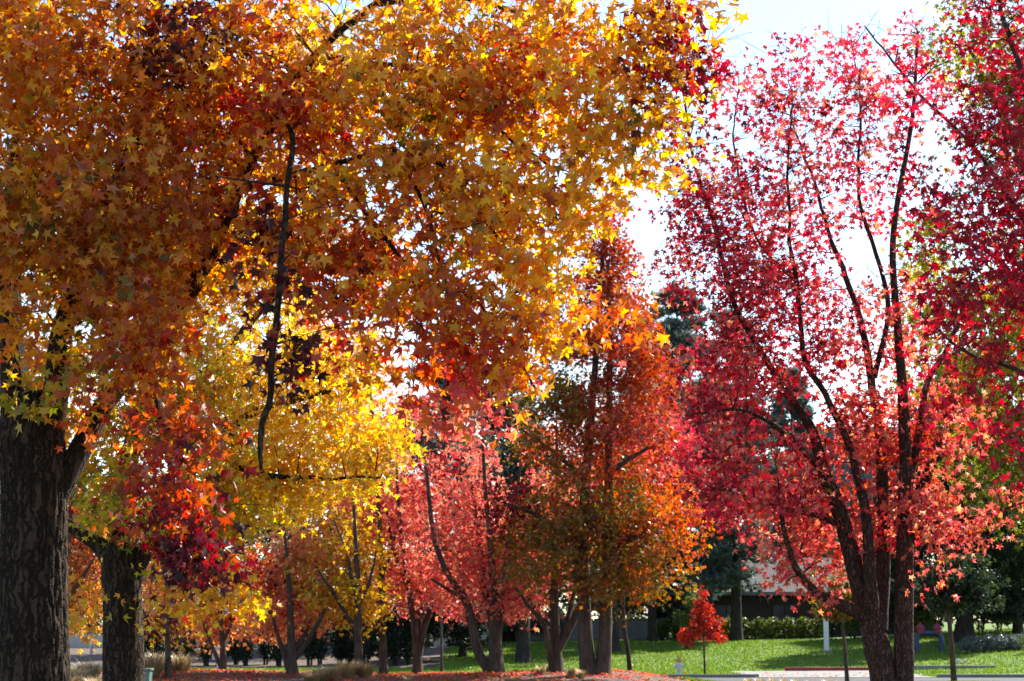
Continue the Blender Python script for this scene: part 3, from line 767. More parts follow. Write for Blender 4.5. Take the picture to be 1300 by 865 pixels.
ROWG = 'sweetgum trees in a row along the leaf strewn median'
def row_tree(Y, bx, by, label, stems, limbs, blobs, n, per=30, leaf=0.12, cb=(), bark='bark', crad=0.3, twig_scale=1.0, tp=None):
    blobs = [b[:2] + (b[2] + .8,) + b[3:] for b in blobs]
    return make_tree('sweetgum_tree', Y, label, base_px=(bx, by), group=ROWG, stems=stems, limbs=limbs, blobs=blobs, n_clusters=int(n * .62), per=per * .74,
                     leaf=leaf * 1.08, tpls=tp or TPL3, crad=crad, bark=bark, mat='leaf_far', color_blobs=cb, sides=9, droop=.6, twig_scale=1.6)
row_tree(52, 705, 861, 'vase shaped tree with five splayed stems and pink red lower leaves beside the pyramidal tree',
    [[(707, 861, 22), (706, 825, 19), (704, 770, 15), (705, 700, 11), (708, 620, 7), (706, 540, 4)]],
    [[(709, 822, 13), (726, 790, 10), (736, 762, 8), (740, 730, 5), (746, 690, 3)], [(702, 850, 11), (696, 820, 8, -.3), (690, 792, 7, -.4), (676, 775, 5, -.5), (655, 745, 3, -.6)], [(713, 815, 9), (722, 780, 7, .3), (730, 740, 5, .5), (728, 690, 3)],
     [(704, 800, 9), (688, 780, 7, .4), (670, 758, 5, .5), (650, 700, 3, .6)]],
    [(660, 760, 51.6, 48, 34, .9, 1.1, 'salmon'), (690, 700, 52, 60, 50, 1.1, 1, 'salmon'), (720, 640, 52.4, 50, 60, 1.1, .9, 'salmon'), (640, 700, 52, 45, 45, .9, .9, 'salmon'), (700, 560, 52.5, 45, 55, 1.0, .5, 'salmon')], 420, 26)
row_tree(52.5, 628, 858, 'multi stemmed tree with one stem leaning far out and bright pink red leaves',
    [[(630, 858, 25), (629, 820, 21), (627, 780, 16), (626, 740, 13), (622, 680, 10), (616, 620, 7), (612, 540, 4)]],
    [[(620, 850, 15), (606, 825, 13), (598, 785, 11), (590, 760, 10), (572, 735, 8, -.2), (556, 700, 7, -.2), (548, 660, 6, -.2), (543, 600, 5, -.2), (540, 540, 3, -.2)], [(629, 800, 12), (619, 770, 10, .3), (614, 730, 8, .4), (606, 680, 6, .5), (596, 610, 3, .5)],
     [(630, 815, 13), (635, 770, 11), (640, 720, 8), (652, 650, 5), (660, 590, 3)], [(590, 762, 5, -.2), (565, 745, 4, -.5), (545, 733, 3, -.6)]],
    [(600, 745, 52.2, 70, 42, 1.1, 1.1, 'salmon'), (570, 680, 52.3, 60, 55, 1.1, 1, 'salmon'), (640, 690, 52.5, 50, 60, 1.0, .9, 'salmon'), (600, 620, 52.5, 55, 55, 1.0, .7, 'salmon'), (575, 550, 52.6, 50, 50, 1.0, .35, 'salmon'), (550, 600, 52.4, 35, 50, .8, .4, 'crimson'), (655, 745, 52, 35, 30, .6, 1, 'salmon')], 640, 24)
row_tree(54, 528, 858, 'tree with stems forking low in a narrow vee and rose red leaves',
    [[(530, 858, 16), (530, 830, 14), (526, 795, 11), (520, 750, 9), (512, 700, 7), (506, 640, 5), (503, 580, 3)]],
    [[(531, 835, 10), (538, 800, 8), (546, 770, 7), (552, 730, 5), (556, 680, 3)], [(531, 825, 8), (533, 790, 7, .3), (534, 740, 5, .4), (530, 680, 3, .5)], [(520, 750, 6), (500, 700, 4), (490, 650, 3)]],
    [(520, 735, 53.8, 48, 48, 1.0, 1, 'salmon'), (555, 745, 53.6, 40, 35, .8, 1, 'salmon'), (510, 660, 54, 48, 50, 1.0, .8, 'salmon'), (540, 620, 54, 40, 50, .9, .5, 'salmon'), (500, 590, 54, 35, 40, .8, .5, 'salmon')], 460, 24)
row_tree(53.5, 487, 858, 'slim straight tree with salmon orange crown among the pink ones',
    [[(487, 858, 13), (486, 820, 12), (485, 760, 10), (484, 700, 8), (480, 640, 6), (474, 560, 4), (470, 480, 3)]],
    [[(485, 790, 7), (474, 765, 6, -.2), (466, 740, 4, -.3), (455, 715, 3, -.3)], [(484, 730, 6), (500, 690, 4, .3), (508, 650, 2, .4)]],
    [(475, 650, 53.5, 55, 50, 1.1, 1, 'salmon'), (440, 625, 53.3, 45, 40, .9, 1, 'peach'), (480, 720, 53.4, 45, 40, .9, .8, 'peach'), (470, 560, 53.6, 50, 55, 1.0, .9, 'salmon'), (455, 480, 53.8, 55, 60, 1.1, .8, 'peach'), (510, 530, 53.6, 35, 40, .8, .8, 'salmon'), (420, 440, 54, 60, 60, 1.1, .6, 'salmon')], 600, 26)
row_tree(52, 455, 857, 'stout trunked tree with golden orange crown behind pale straw clumps',
    [[(456, 857, 14), (455, 820, 13), (454, 770, 12), (453, 720, 9), (450, 660, 6), (448, 610, 3)]],
    [[(453, 800, 8), (442, 785, 6), (430, 765, 5, -.3), (418, 745, 4, -.5), (405, 725, 3, -.6)], [(454, 760, 7), (446, 735, 5), (440, 700, 4), (425, 660, 2)], [(454, 770, 6), (468, 740, 4), (478, 700, 2)]],
    [(430, 755, 51.6, 52, 38, 1.0, 1.1, 'yellow'), (470, 770, 51.7, 32, 28, .6, 1.1, 'yellow'), (400, 715, 51.6, 45, 38, .9, 1, 'peach'), (440, 690, 52, 55, 45, 1.1, 1, 'yellow'), (400, 655, 52.2, 45, 40, .9, .9, 'peach'), (370, 690, 52, 35, 35, .7, .8, 'peach')], 430, 30, cb=[(420, 720, 70, 40, 'lime', .25)])
row_tree(52, 368, 857, 'low spreading tree with two splayed side stems and dusty brick and salmon leaves',
    [[(371, 857, 18), (370, 830, 15), (369, 795, 12), (368, 760, 9), (364, 710, 6), (360, 660, 3)]],
    [[(366, 850, 8), (358, 825, 6), (350, 800, 5, -.2), (345, 775, 3, -.3)], [(372, 838, 9), (386, 820, 7), (400, 795, 6, -.2), (412, 770, 4, -.3)], [(370, 828, 7), (386, 808, 6, .3), (396, 785, 4, .4)]],
    [(345, 785, 51.8, 38, 28, .8, 1, 'peach'), (375, 765, 52, 50, 38, 1.0, 1, 'salmon'), (400, 780, 51.8, 30, 25, .6, .9, 'peach'), (350, 730, 52.2, 45, 40, .9, .8, 'rust'), (380, 710, 52.2, 40, 40, .8, .7, 'salmon')], 330, 26, cb=[(370, 750, 60, 30, 'wine', .12)])
row_tree(55, 283, 856, 'small tree with thin twin stems and dusty pink leaves near the pale sign',
    [[(284, 856, 12), (283, 830, 10), (281, 800, 8), (278, 760, 6), (276, 710, 3)]],
    [[(281, 848, 6), (272, 828, 5), (264, 805, 4), (255, 780, 3)], [(283, 815, 5), (292, 795, 4), (302, 770, 3)]],
    [(275, 795, 55, 42, 24, .8, 1, 'peach'), (300, 775, 55, 36, 32, .8, 1, 'rust'), (260, 755, 55, 40, 36, .8, .8, 'salmon'), (310, 730, 55.2, 45, 40, .9, .7, 'rust')], 300, 26)
row_tree(50, 213, 858, 'slender dark stemmed tree with low yellow and wine leaves beside the forked trunk',
    [[(214, 858, 11), (213, 825, 9), (212, 790, 8), (211, 740, 6), (210, 680, 3)]],
    [[(212, 795, 5), (200, 775, 4), (190, 750, 2)], [(212, 790, 5), (226, 770, 4), (240, 745, 2)]],
    [(212, 790, 50, 30, 18, .6, 1, 'wine'), (198, 800, 49.8, 16, 14, .3, 1, 'lime'), (230, 790, 49.8, 22, 14, .4, 1, 'yellow'), (205, 745, 50, 45, 36, .9, .9, 'peach'), (230, 700, 50, 50, 40, 1.0, .7, 'yellow')], 260, 24)
row_tree(42, 95, 869, 'tan and rusty leaved tree seen in the gap between the two dark trunks',
    [[(70, 869, 16), (72, 800, 13), (80, 740, 10), (88, 680, 7), (95, 600, 4)]],
    [[(76, 770, 6), (100, 740, 5), (118, 710, 3)]],
    [(108, 745, 42, 30, 40, .7, 1, 'tan'), (110, 690, 42, 36, 45, .8, 1, 'tan'), (112, 785, 41.8, 24, 18, .5, 1, 'gold'), (80, 640, 42, 60, 50, 1.0, .8, 'rust')], 300, 26)
row_tree(58, 802, 856, 'thin leaning stem tree with vivid red crown behind the pyramidal tree',
    [[(801, 856, 8), (797, 825, 7), (792, 795, 7), (792, 740, 6), (805, 660, 5), (828, 580, 4), (840, 520, 2)]],
    [[(805, 660, 4), (850, 610, 3), (880, 570, 2)]],
    [(845, 570, 58, 50, 48, 1.1, 1, 'pink'), (825, 500, 58, 34, 40, .8, .9, 'red'), (875, 600, 57.8, 34, 32, .7, 1, 'pink'), (835, 630, 58, 40, 35, .8, .8, 'red')], 380, 26, bark='bark_dark')

# ------------------------------------------------------------------ seed balls on the front tree
def ball_mesh():
    V = []; T = []
    gold = math.pi * (3 - math.sqrt(5))
    n = 46
    for i in range(n):
        z = 1 - 2 * (i + .5) / n; r = math.sqrt(1 - z * z); a = gold * i
        d = np.array([r * math.cos(a), r * math.sin(a), z])
        u = np.cross(d, [.3, .2, .9]); u /= np.linalg.norm(u); v = np.cross(d, u)
        b = len(V)
        for k in range(3):
            an = 2 * math.pi * k / 3
            V.append(d * .68 + (math.cos(an) * u + math.sin(an) * v) * .26)
        V.append(d * 1.1)
        T += [(b, b + 1, b + 3), (b + 1, b + 2, b + 3), (b + 2, b, b + 3)]
    V = np.array(V) * 0.019
    return V, np.array(T)
bv, bt = ball_mesh()
bm_g = mesh_np('seed_ball', bv, bt, M['leaf'], np.repeat([[.16, .17, .03]], len(bv), 0))
bm_b = mesh_np('seed_ball', bv, bt, M['leaf'], np.repeat([[.09, .055, .03]], len(bv), 0))
for k, (px, py) in enumerate([(123, 100), (112, 106), (126, 122), (110, 115), (121, 132), (115, 139), (126, 140), (113, 226), (121, 228), (78, 240), (70, 222), (14, 210), (74, 232), (224, 240), (10, 180), (455, 100), (300, 430), (240, 180), (560, 60), (640, 210)]):
    o = link('seed_ball', bm_g if k % 4 else bm_b, T1, (P(px, py, 12.9 + 0.15 * (k % 3)) - T1B).tolist())
    o.scale = [rng.uniform(.85, 1.25)] * 3

# ------------------------------------------------------------------ conifers and evergreens
def conifer(Y, px, top, base_y, half_px, label, pal='blue', n_whorl=26, trunk_w=14, clear=0.25, tufts=2600, needle=0.42, lean=0, name='pine_tree', top_w=0.25):
    s = Y / F
    b = P(px, base_y, Y); b[2] = float(zg(b[0], b[1])) 
    t = empty(name, b, label, 'tree', None)
    h = P(px, top, Y)[2] - b[2]
    zz = np.linspace(-0.2, h, 26)
    pts = np.stack([lean * zz / h + 0.1 * np.sin(zz * .5), 0.1 * np.cos(zz * .4), zz], 1)
    rad = trunk_w * s / 2 * np.clip(1 - zz / h, 0.04, 1) ** .8 * (1 + .5 * np.exp(-np.maximum(zz, 0) / .4))
    V, Q = tube(pts, rad, 12, bark_disp(.08, px, 8))
    link('trunk', mesh_np('trunk', V, Q, M['bark_dark'], smooth=True), t)
    half = half_px * s
    tv, tq, off = [], [], 0; TP = []; TD = []
    for wv in range(n_whorl):
        f = clear + (1 - clear) * (wv + rng.random() * .6) / n_whorl
        z = f * h
        for k in range(rng.integers(3, 6)):
            a = rng.random() * 2 * math.pi
            u = (f - clear) / (1 - clear)
            L = half * (1 - u) ** .75 * rng.uniform(.65, 1.1) * (0.75 + .5 * min(1, u * 5)) + half * top_w * .3
            d = np.array([math.cos(a), math.sin(a), rng.uniform(-.12, .32) + .35 * u])
            q = np.linspace(0, 1, 6)[:, None]
            p0 = np.array([lean * f, 0, z])
            br = p0 + d * L * q + np.array([0, 0, 1]) * (q ** 2) * L * rng.uniform(-.1, .2)
            V, Q = tube(br, np.linspace(.05, .012, 6) * (h / 18), 4)
            tv.append(V); tq.append(Q + off); off += len(V)
            m = int(max(4, tufts * 1.8 / (n_whorl * 4) * (L / half + .25) * 1.4))
            uu = rng.uniform(.25, 1.05, m) ** .8
            TP.append(p0 + d * L * uu[:, None] + rng.normal(0, 1, (m, 3)) * np.array([.28, .28, .16]) * (0.5 + L * .22))
            TD.append(np.repeat(d[None], m, 0))
    o = link('branches', mesh_np('branches', np.vstack(tv), np.vstack(tq), M['bark_dark'], smooth=True), t); o['kind'] = 'stuff'
    TP = np.vstack(TP); TD = np.vstack(TD)
    m = len(TP); K = 7
    d = rng.normal(0, .8, (m, K, 3)) + TD[:, None, :] * .9 + np.array([0, 0, .35])
    d /= np.linalg.norm(d, axis=2)[..., None]
    ln = needle * rng.uniform(.6, 1.2, (m, K, 1))
    sd_ = np.cross(d, rng.normal(0, 1, (m, K, 3))); sd_ /= np.linalg.norm(sd_, axis=2)[..., None]
    wd = .058 * (Y / 100)
    A = TP[:, None, :] + sd_ * wd; B_ = TP[:, None, :] - sd_ * wd; C_ = TP[:, None, :] + d * ln
    V = np.stack([A, B_, C_], 2).reshape(-1, 3)
    T = np.arange(len(V)).reshape(-1, 3)
    col = np.repeat(pal_cols(pal, m), K * 3, 0)
    o = link('crown', mesh_np('crown', V, T, M['needle'], col), t); o['kind'] = 'stuff'
    return t
conifer(108, 935, 395, 817, 68, 'tall blue green pine with dark bare lower trunk beside the grey roofed house', trunk_w=15, clear=.16, tufts=3800, lean=-.4)
conifer(116, 866, 362, 815, 98, 'blue grey conifer rising behind the pyramidal tree', trunk_w=16, clear=.06, tufts=5200)
conifer(124, 832, 392, 813, 88, 'pale blue conifer between the pyramidal tree and the blue grey conifer', trunk_w=15, clear=.06, tufts=4600)
conifer(112, 562, 425, 826, 92, 'dark blue spruce behind the rose red trees', trunk_w=17, clear=.05, tufts=5200)
conifer(118, 645, 455, 824, 78, 'shorter dusky spruce behind the pink red trees', trunk_w=17, clear=.05, tufts=3600)
conifer(100, 1225, 455, 832, 100, 'broad dark conifer with thick trunk behind the silvery mound shrub', pal='dark', trunk_w=24, clear=.08, tufts=4300)
conifer(133, 1010, 470, 812, 55, 'distant pine between the office block and the blue green pine', trunk_w=12, clear=.2, tufts=2200)

def leaf_cloud(blobs, n, size, pal, tpls, up=.5, floor=None):
    """leaf positions spread through ellipsoids (world metres)"""
    wt = np.array([b[3] * b[4] * b[5] for b in blobs]) ** .8; k = np.maximum(4, wt / wt.sum() * n).astype(int)
    pos = np.vstack([np.array(b[:3]) + (lambda d: d / np.linalg.norm(d, axis=1)[:, None] * (rng.random(len(d)) ** .3)[:, None])(rng.normal(0, 1, (kk, 3))) * np.array(b[3:6]) for b, kk in zip(blobs, k)])
    pos += rng.normal(0, .06, pos.shape)
    if floor is not None: pos = pos[pos[:, 2] > floor]
    R = frames(len(pos), np.zeros((len(pos), 3)), .1, .8, up)
    return pos, R, size * rng.uniform(.6, 1.3, len(pos)), pal_cols(pal, len(pos))

def bush(name, loc, label, cat, blobs, n, size, pal, mat='green', group=None, stems=3, tpls=None, stem_h=.5, lumps=14):
    t = empty(name, loc, label, cat, group)
    B = []
    for b in blobs:                                                     # break every lobe into uneven lumps
        B.append((b[0], b[1], b[2], b[3] * .8, b[4] * .8, b[5] * .8))
        for _ in range(lumps):
            d = rng.normal(0, 1, 3); d /= np.linalg.norm(d)
            B.append((b[0] + d[0] * b[3] * .75, b[1] + d[1] * b[4] * .75, b[2] + d[2] * b[5] * .75, b[3] * .3, b[4] * .3, b[5] * .3))
    pos, R, sz, col = leaf_cloud(B, n, size, pal, None, floor=.03)
    o = link('foliage', leaves_mesh('foliage', pos, R, sz, col, tpls or TPLQ, M[mat]), t); o['kind'] = 'stuff'
    c = np.mean([b[:3] for b in blobs], axis=0)
    for k in range(stems):
        a = 2 * math.pi * k / max(1, stems) + rng.random()
        e = c + np.array([math.cos(a), math.sin(a), 0]) * blobs[0][3] * .45
        p = spline(np.array([[math.cos(a) * .08, math.sin(a) * .08, -.1, .045], [*(e * np.array([.6, .6, .5])), .035], [*e, .015]]), .25)
        V, Q = tube(p[:, :3], p[:, 3], 6)
        link('stem', mesh_np('stem', V, Q, M['bark_dark'], smooth=True), t)
    return t

def on_ground(px, Y):
    X = (px - 650) / F * Y
    return np.array([X, Y, float(zg(X, Y))])

# hedge of dark upright shrubs, left, with light showing between their stems
HG = 'dark upright shrubs in the hedge behind the median trees'
for k in range(19):
    px = 190 + k * 18.5 + rng.uniform(-4, 4); Yk = 91 + rng.uniform(-.7, .7)
    h = rng.uniform(2.5, 3.1)
    bush('hedge_shrub', on_ground(px, Yk), 'dark upright hedge shrub on bare splayed stems behind the ' + ['slender dark stemmed tree', 'small tree with the pale sign', 'low spreading tree', 'golden tree', 'rose red tree'][int(np.searchsorted([250, 325, 420, 475], px))], 'shrub',
         [(0, 0, h * .50, .52, .5, h * .42), (rng.uniform(-.1, .1), 0, h * .82, .45, .45, .5), (0, 0, h * .20, .42, .42, .34)], 2000, .15, 'dark', group=HG, stems=5, lumps=9)

# dark evergreen trees behind the row
def evergreen_tree(Y, px, label, h, half, trunk, pal='dark', n=9000, low=.22, group=None, leaf=.22, lean=0):
    loc = on_ground(px, Y)
    t = empty('evergreen_tree', loc, label, 'tree', group)
    pl = spline(np.array([[0, 0, -.2, trunk / 2 * 1.5], [0, 0, .5, trunk / 2], [lean * .4, 0, h * .4, trunk / 2 * .8], [lean, 0, h * .85, trunk * .12]]), .35)
    V, Q = tube(pl[:, :3], pl[:, 3], 14, bark_disp(.09, px, 8))
    link('trunk', mesh_np('trunk', V, Q, M['bark_dark'], smooth=True), t)
    blobs = []
    for k in range(26):
        a = rng.random() * 6.28; u = rng.random() ** .8
        z = h * (low + (1 - low) * u); r = half * math.sin(math.pi * (0.15 + .75 * u) ** .9) * rng.uniform(.3, .85)
        blobs.append((lean * u + r * math.cos(a), r * math.sin(a), z, half * .34, half * .34, h * .085))
        e = np.array([lean * u + r * math.cos(a), r * math.sin(a), z])
        if k < 12:
            q = spline(np.array([[lean * u * .7, 0, z * .75, trunk * .14], [*(e * .5 + np.array([0, 0, z * .42])), trunk * .09], [*e, .02]]), .5)
            V, Q = tube(q[:, :3], q[:, 3], 6); link('limb', mesh_np('limb', V, Q, M['bark_dark'], smooth=True), t)
    pos, R, sz, col = leaf_cloud(blobs, n, leaf, pal, None, floor=.6)
    o = link('crown', leaves_mesh('crown', pos, R, sz, col, TPLQ, M['green']), t); o['kind'] = 'stuff'
    return t
evergreen_tree(93, 525, 'dark evergreen with spreading crown at the end of the hedge', 5.0, 2.6, .35, low=.03, n=12000)
evergreen_tree(96, 588, 'dense dark evergreen behind the leaning pink red stems', 6.0, 2.6, .4, low=.04, n=12000)
evergreen_tree(92, 664, 'thick trunked dark evergreen on the striped lawn', 11, 3.6, .72, low=.20, n=14000)
evergreen_tree(108, 700, 'dark trunked evergreen in front of the garden wall', 8.0, 2.6, .5, low=.3)
evergreen_tree(99, 775, 'stout dark evergreen whose shade covers the lawn by the hydrant', 11, 3.4, .85, low=.17, n=14000)
evergreen_tree(108, 826, 'dark evergreen beside the clipped ball shrub', 9.5, 2.5, .55, low=.2)
evergreen_tree(103, 1285, 'dark shady evergreen over the clipped box hedge', 12.5, 5.0, .6, low=.13, n=26000)
evergreen_tree(110, 1165, 'dark shady evergreen behind the red capped pipework', 9.0, 3.6, .5, low=.18, n=18000)
evergreen_tree(118, 120, 'distant green tree past the straw clumps', 8.0, 3.2, .4, pal='evergreen', low=.2, n=8000)
evergreen_tree(112, 100, 'small round dark tree by the pale path light', 3.6, 1.3, .25, pal='evergreen', low=.4, n=4000, leaf=.16)
evergreen_tree(130, 60, 'far green tree hidden behind the furrowed trunk', 9.0, 4.2, .4, pal='evergreen', low=.15, n=8000)

for px_, Y_, h_, lb in [(225, 101, 8.5, 'tall dark evergreen behind the hedge, nearest the forked trunk'), (300, 103, 9.5, 'tall dark evergreen behind the hedge and the small pale sign'), (385, 101, 9.0, 'tall dark evergreen behind the hedge and the low spreading tree'), (462, 102, 9.5, 'tall dark evergreen behind the hedge and the golden tree')]:
    evergreen_tree(Y_, px_, lb, h_, 3.2, .4, low=.10, n=9000)
evergreen_tree(112, 1215, 'tall dark evergreen added behind the pipework to shade it', 13.5, 4.5, .5, low=.12, n=16000)  # extra tree, added to throw shade over the pipework
# low leafy hedge in front of the house
for k in range(11):
    px = 838 + k * 19.5; Yk = 110.5 + rng.uniform(-.4, .4)
    bush('hedge_shrub', on_ground(px, Yk), ('leafy yellow green shrub in the low hedge between the ball shrub and the tall pine' if px < 935 else 'leafy yellow green shrub in the low hedge between the tall pine and the white post'), 'shrub', [(0, 0, .62, .66, .6, .58), (.2, 0, .95, .45, .4, .36)], 1000, .16, 'hedge', group='yellow green shrubs in the low hedge before the house', stems=3, lumps=8)
bush('ball_shrub', on_ground(880, 108), 'clipped round dark green shrub behind the little red tree', 'shrub', [(0, 0, 1.1, 1.05, 1.0, 1.15)], 4200, .13, 'evergreen', stems=2, lumps=10)
bush('ball_shrub', on_ground(95, 109), 'sunlit clipped round shrub beside the furrowed trunk', 'shrub', [(0, 0, 1.0, .62, .6, 1.0)], 2600, .12, 'hedge', stems=2, lumps=8)
bush('mound_shrub', on_ground(1252, 93.5), 'silvery spreading mound shrub in the shade of the dark conifer', 'shrub', [(-.9, 0, .35, .9, .8, .5), (.3, .1, .4, 1.0, .8, .55), (1.3, 0, .4, .8, .8, .5)], 5200, .12, 'blue', mat='needle', stems=3, lumps=8)
bush('box_hedge', on_ground(1302, 91), 'small clipped box hedge on the sunny bank', 'hedge', [(-.15, 0, .42, .5, .5, .42), (.55, 0, .42, .55, .5, .42)], 2800, .07, 'hedge', stems=2, lumps=6)
bush('flower_shrub', on_ground(702, 121), 'red flowering shrub showing over the garden wall', 'shrub', [(-.6, 0, 1.2, 1.0, .6, .5), (.7, 0, 1.1, 1.0, .6, .5)], 1500, .16, 'coral', mat='leaf_far', stems=3, lumps=6)
for k in range(10):
    px = 1048 + k * 27 + rng.uniform(-5, 5)
    bush('tall_shrub', on_ground(px, 106.5 + rng.uniform(-.7, .7)), 'tall leafy shrub in the shaded screen ' + ['beside the white post', 'behind the pipework', 'behind the silvery mound shrub'][int(np.searchsorted([1130, 1210], px))], 'shrub', [(0, 0, 1.3, .85, .7, 1.2), (.2, 0, 2.2, .6, .6, .8)], 1500, .18, 'hedge' if k % 3 else 'evergreen', group='tall shrubs in the screen behind the driveway', stems=3, lumps=8)
bush('wild_shrub', on_ground(868, 100), 'loose pale green shrub reaching up beside the ball shrub', 'shrub', [(0, 0, 1.6, .7, .5, .7), (.4, 0, 2.5, .6, .4, .5)], 700, .17, 'hedge', stems=4, lumps=6)

# far wood closing the view
wb = []
for k in range(150):
    x = -75 + k * 1.0 + rng.uniform(-1, 1); y = 170 + rng.uniform(-6, 10)
    wb.append((x, y, float(zg(x, y)) + rng.uniform(1, 5.5 + 8.5 * float(sstep(2, -10, x) + sstep(33, 38, x))), 2.2, 2.0, rng.uniform(1.2, 2.2)))
    if x < -6 or x > 37: wb.append((x, y + 3, float(zg(x, y)) + rng.uniform(4, 13), 2.4, 2.0, 2.0))
    wb.append((x, y, float(zg(x, y)) + 1.0, 2.0, 2.0, 1.6))
pos, R, sz, col = leaf_cloud(wb, 42000, .56, 'evergreen', None)
o = link('far_wood', leaves_mesh('far_wood', pos, R, sz, col, TPLQ, M['green'])); tag(o, 'belt of far off dark green woodland closing the view', 'woodland', kind='stuff')

# ------------------------------------------------------------------ saplings
def sapling(Y, px, top, base_y, label, pal, crown, stem_w, lean_px=0, n=90, per=22, leaf=.1, bark='bark'):
    bl = [(px + lean_px * (base_y - b[1]) / (base_y - top), b[1], Y, b[2], b[3], b[4], 1.0, b[5] if len(b) > 5 else pal) for b in crown]
    bl = [(px + b0[0],) + q[1:] for b0, q in zip(crown, bl)]
    return make_tree('young_tree', Y, label, base_px=(px, base_y),
        stems=[[(px, base_y, stem_w), (px + lean_px * .3, base_y * .7 + top * .3, stem_w * .85), (px + lean_px * .65, base_y * .4 + top * .6, stem_w * .6), (px + lean_px, top, stem_w * .2)]],
        limbs=[], blobs=bl, n_clusters=n, per=per, leaf=leaf, tpls=TPL3, crad=.11, bark=bark, mat='leaf_far', sides=8, twig_r=.008)
sapling(78, 895, 742, 857, 'slim young tree with glossy scarlet leaves on the verge', 'red', [(-1, 750, 7, 6, .2), (-4, 772, 13, 12, .4), (2, 790, 20, 9, .55), (-16, 802, 18, 6, .4), (14, 806, 14, 7, .4), (-24, 812, 10, 5, .3)], 3.6, -4, n=130, per=20, leaf=.12)
sapling(66, 1076, 720, 866, 'young tree with yellow green crown in front of the driveway', 'olive', [(-14, 770, 30, 20, .7), (8, 765, 24, 18, .6), (-2, 740, 24, 20, .6), (-25, 778, 16, 8, .4)], 7, -12, n=130, per=24, leaf=.12)
sapling(60, 1212, 690, 872, 'young leaning tree with dark olive crown on the sunny bank', 'olive', [(-20, 740, 45, 25, .9, 'evergreen'), (10, 730, 50, 30, 1.0, 'evergreen'), (-5, 765, 40, 14, .8, 'evergreen'), (30, 760, 34, 16, .7, 'evergreen')], 10, -14, n=190, per=24, leaf=.13)
sapling(66, 561, 700, 856, 'thin straight young tree behind the rose red crowns', 'rust', [(0, 740, 14, 14, .4), (2, 715, 12, 14, .4)], 5, -2, n=40, per=20)

# ------------------------------------------------------------------ grass clumps and fallen leaves
def grass_clump(loc, h, r, label, group, n=420, pal='straw', name='grass_clump'):
    a = rng.random(n) * 6.28; rr = r * .35 * np.sqrt(rng.random(n))
    b = np.stack([rr * np.cos(a), rr * np.sin(a), np.full(n, -.02)], 1)
    out = np.stack([np.cos(a), np.sin(a)], 1) * (r * rng.uniform(.2, 1.1, n))[:, None]
    hh = h * rng.uniform(.55, 1.1, n)
    mid = b + np.concatenate([out * .35, (hh * .65)[:, None]], 1)
    tip = b + np.concatenate([out, (hh * rng.uniform(.6, 1.0, n))[:, None]], 1)
    w_ = .008 * h + .004
    sd_ = np.stack([-np.sin(a), np.cos(a), np.zeros(n)], 1) * w_
    V = np.stack([b - sd_, b + sd_, mid + sd_ * .8, mid - sd_ * .8, tip], 1).reshape(-1, 3)
    i = np.arange(n)[:, None] * 5
    T = np.concatenate([i + [0, 1, 2], i + [0, 2, 3], i + [3, 2, 4]])
    col = np.repeat(pal_cols(pal, n), 5, 0)
    o = link(name, mesh_np(name, V, T, M['dry'], col), None, loc)
    return tag(o, label, 'grass', group)
def clump_label(px, big):
    if big:
        if px < 150: return 'feathery pale straw clump between the furrowed trunk and the forked trunk'
        if px < 250: return 'tall feathery straw clump round the slender dark stemmed tree'
        return 'feathery straw clump before the stout trunk of the golden tree' if px > 440 else 'feathery straw clump between the low spreading tree and the golden tree'
    if px < 600: return 'lone tawny tuft under the rose red tree'
    if px < 700: return 'small tawny tuft below the bright pink multi stemmed tree'
    if px < 800: return 'rounded tawny tuft between the splayed stems and the pyramidal tree'
    return 'small tawny tuft on the median end before the driveway' if px < 1100 else 'tawny tuft against the twin trunks of the coral tree'
BIG = 'big pale straw clumps under the median trees'
for px, Y, h, r in [(195, 50, .75, .75), (205, 51.5, .65, .6), (235, 52, .6, .55), (105, 48, .5, .6), (120, 49.5, .55, .6), (92, 47, .4, .5), (130, 46, .45, .5), (408, 49.5, .42, .5), (422, 50, .45, .45), (445, 51, .55, .5), (466, 51.2, .48, .42), (400, 49, .35, .4)]:
    grass_clump(on_ground(px, Y), h, r, clump_label(px, True), BIG, 520)
SM = 'small tawny tufts edging the median'
for px, Y in [(520, 48.5), (646, 48), (657, 48.3), (664, 48), (685, 52), (697, 53), (724, 50), (737, 49.6), (627, 47.6), (676, 48), (945, 56), (960, 56.5), (975, 56), (990, 56.5), (1005, 56), (1025, 57), (1045, 56), (1058, 56.5), (1163, 52), (1168, 53)]:
    grass_clump(on_ground(px, Y), rng.uniform(.22, .34), rng.uniform(.18, .28), clump_label(px, False), SM, 200)

def litter(name, n, xr, yr, pals, size, dens, label):
    x = rng.uniform(*xr, n); y = rng.uniform(*yr, n)
    k = rng.random(n) < dens(x, y); x, y = x[k], y[k]; n = len(x)
    pos = np.stack([x, y, zg(x, y) + rng.uniform(.015, .05, n)], 1)
    R = frames(n, np.zeros((n, 3)), 0.0, 1.0, 2.2)
    t = R[:, :, 0].copy(); t[:, 2] *= .35; t /= np.linalg.norm(t, axis=1)[:, None]
    nn = rng.normal(0, .38, (n, 3)); nn[:, 2] = 1; nn -= t * (nn * t).sum(1)[:, None]; nn /= np.linalg.norm(nn, axis=1)[:, None]
    R = np.stack([t, np.cross(nn, t), nn], -1)
    col = np.empty((n, 3)); c = rng.integers(0, len(pals), n)
    for i, pn in enumerate(pals): col[c == i] = pal_cols(pn, int((c == i).sum()))
    o = link(name, leaves_mesh(name, pos, R, size * rng.uniform(.7, 1.3, n), col, TPL3, M['leaf_far']))
    return tag(o, label, 'leaves', kind='stuff')
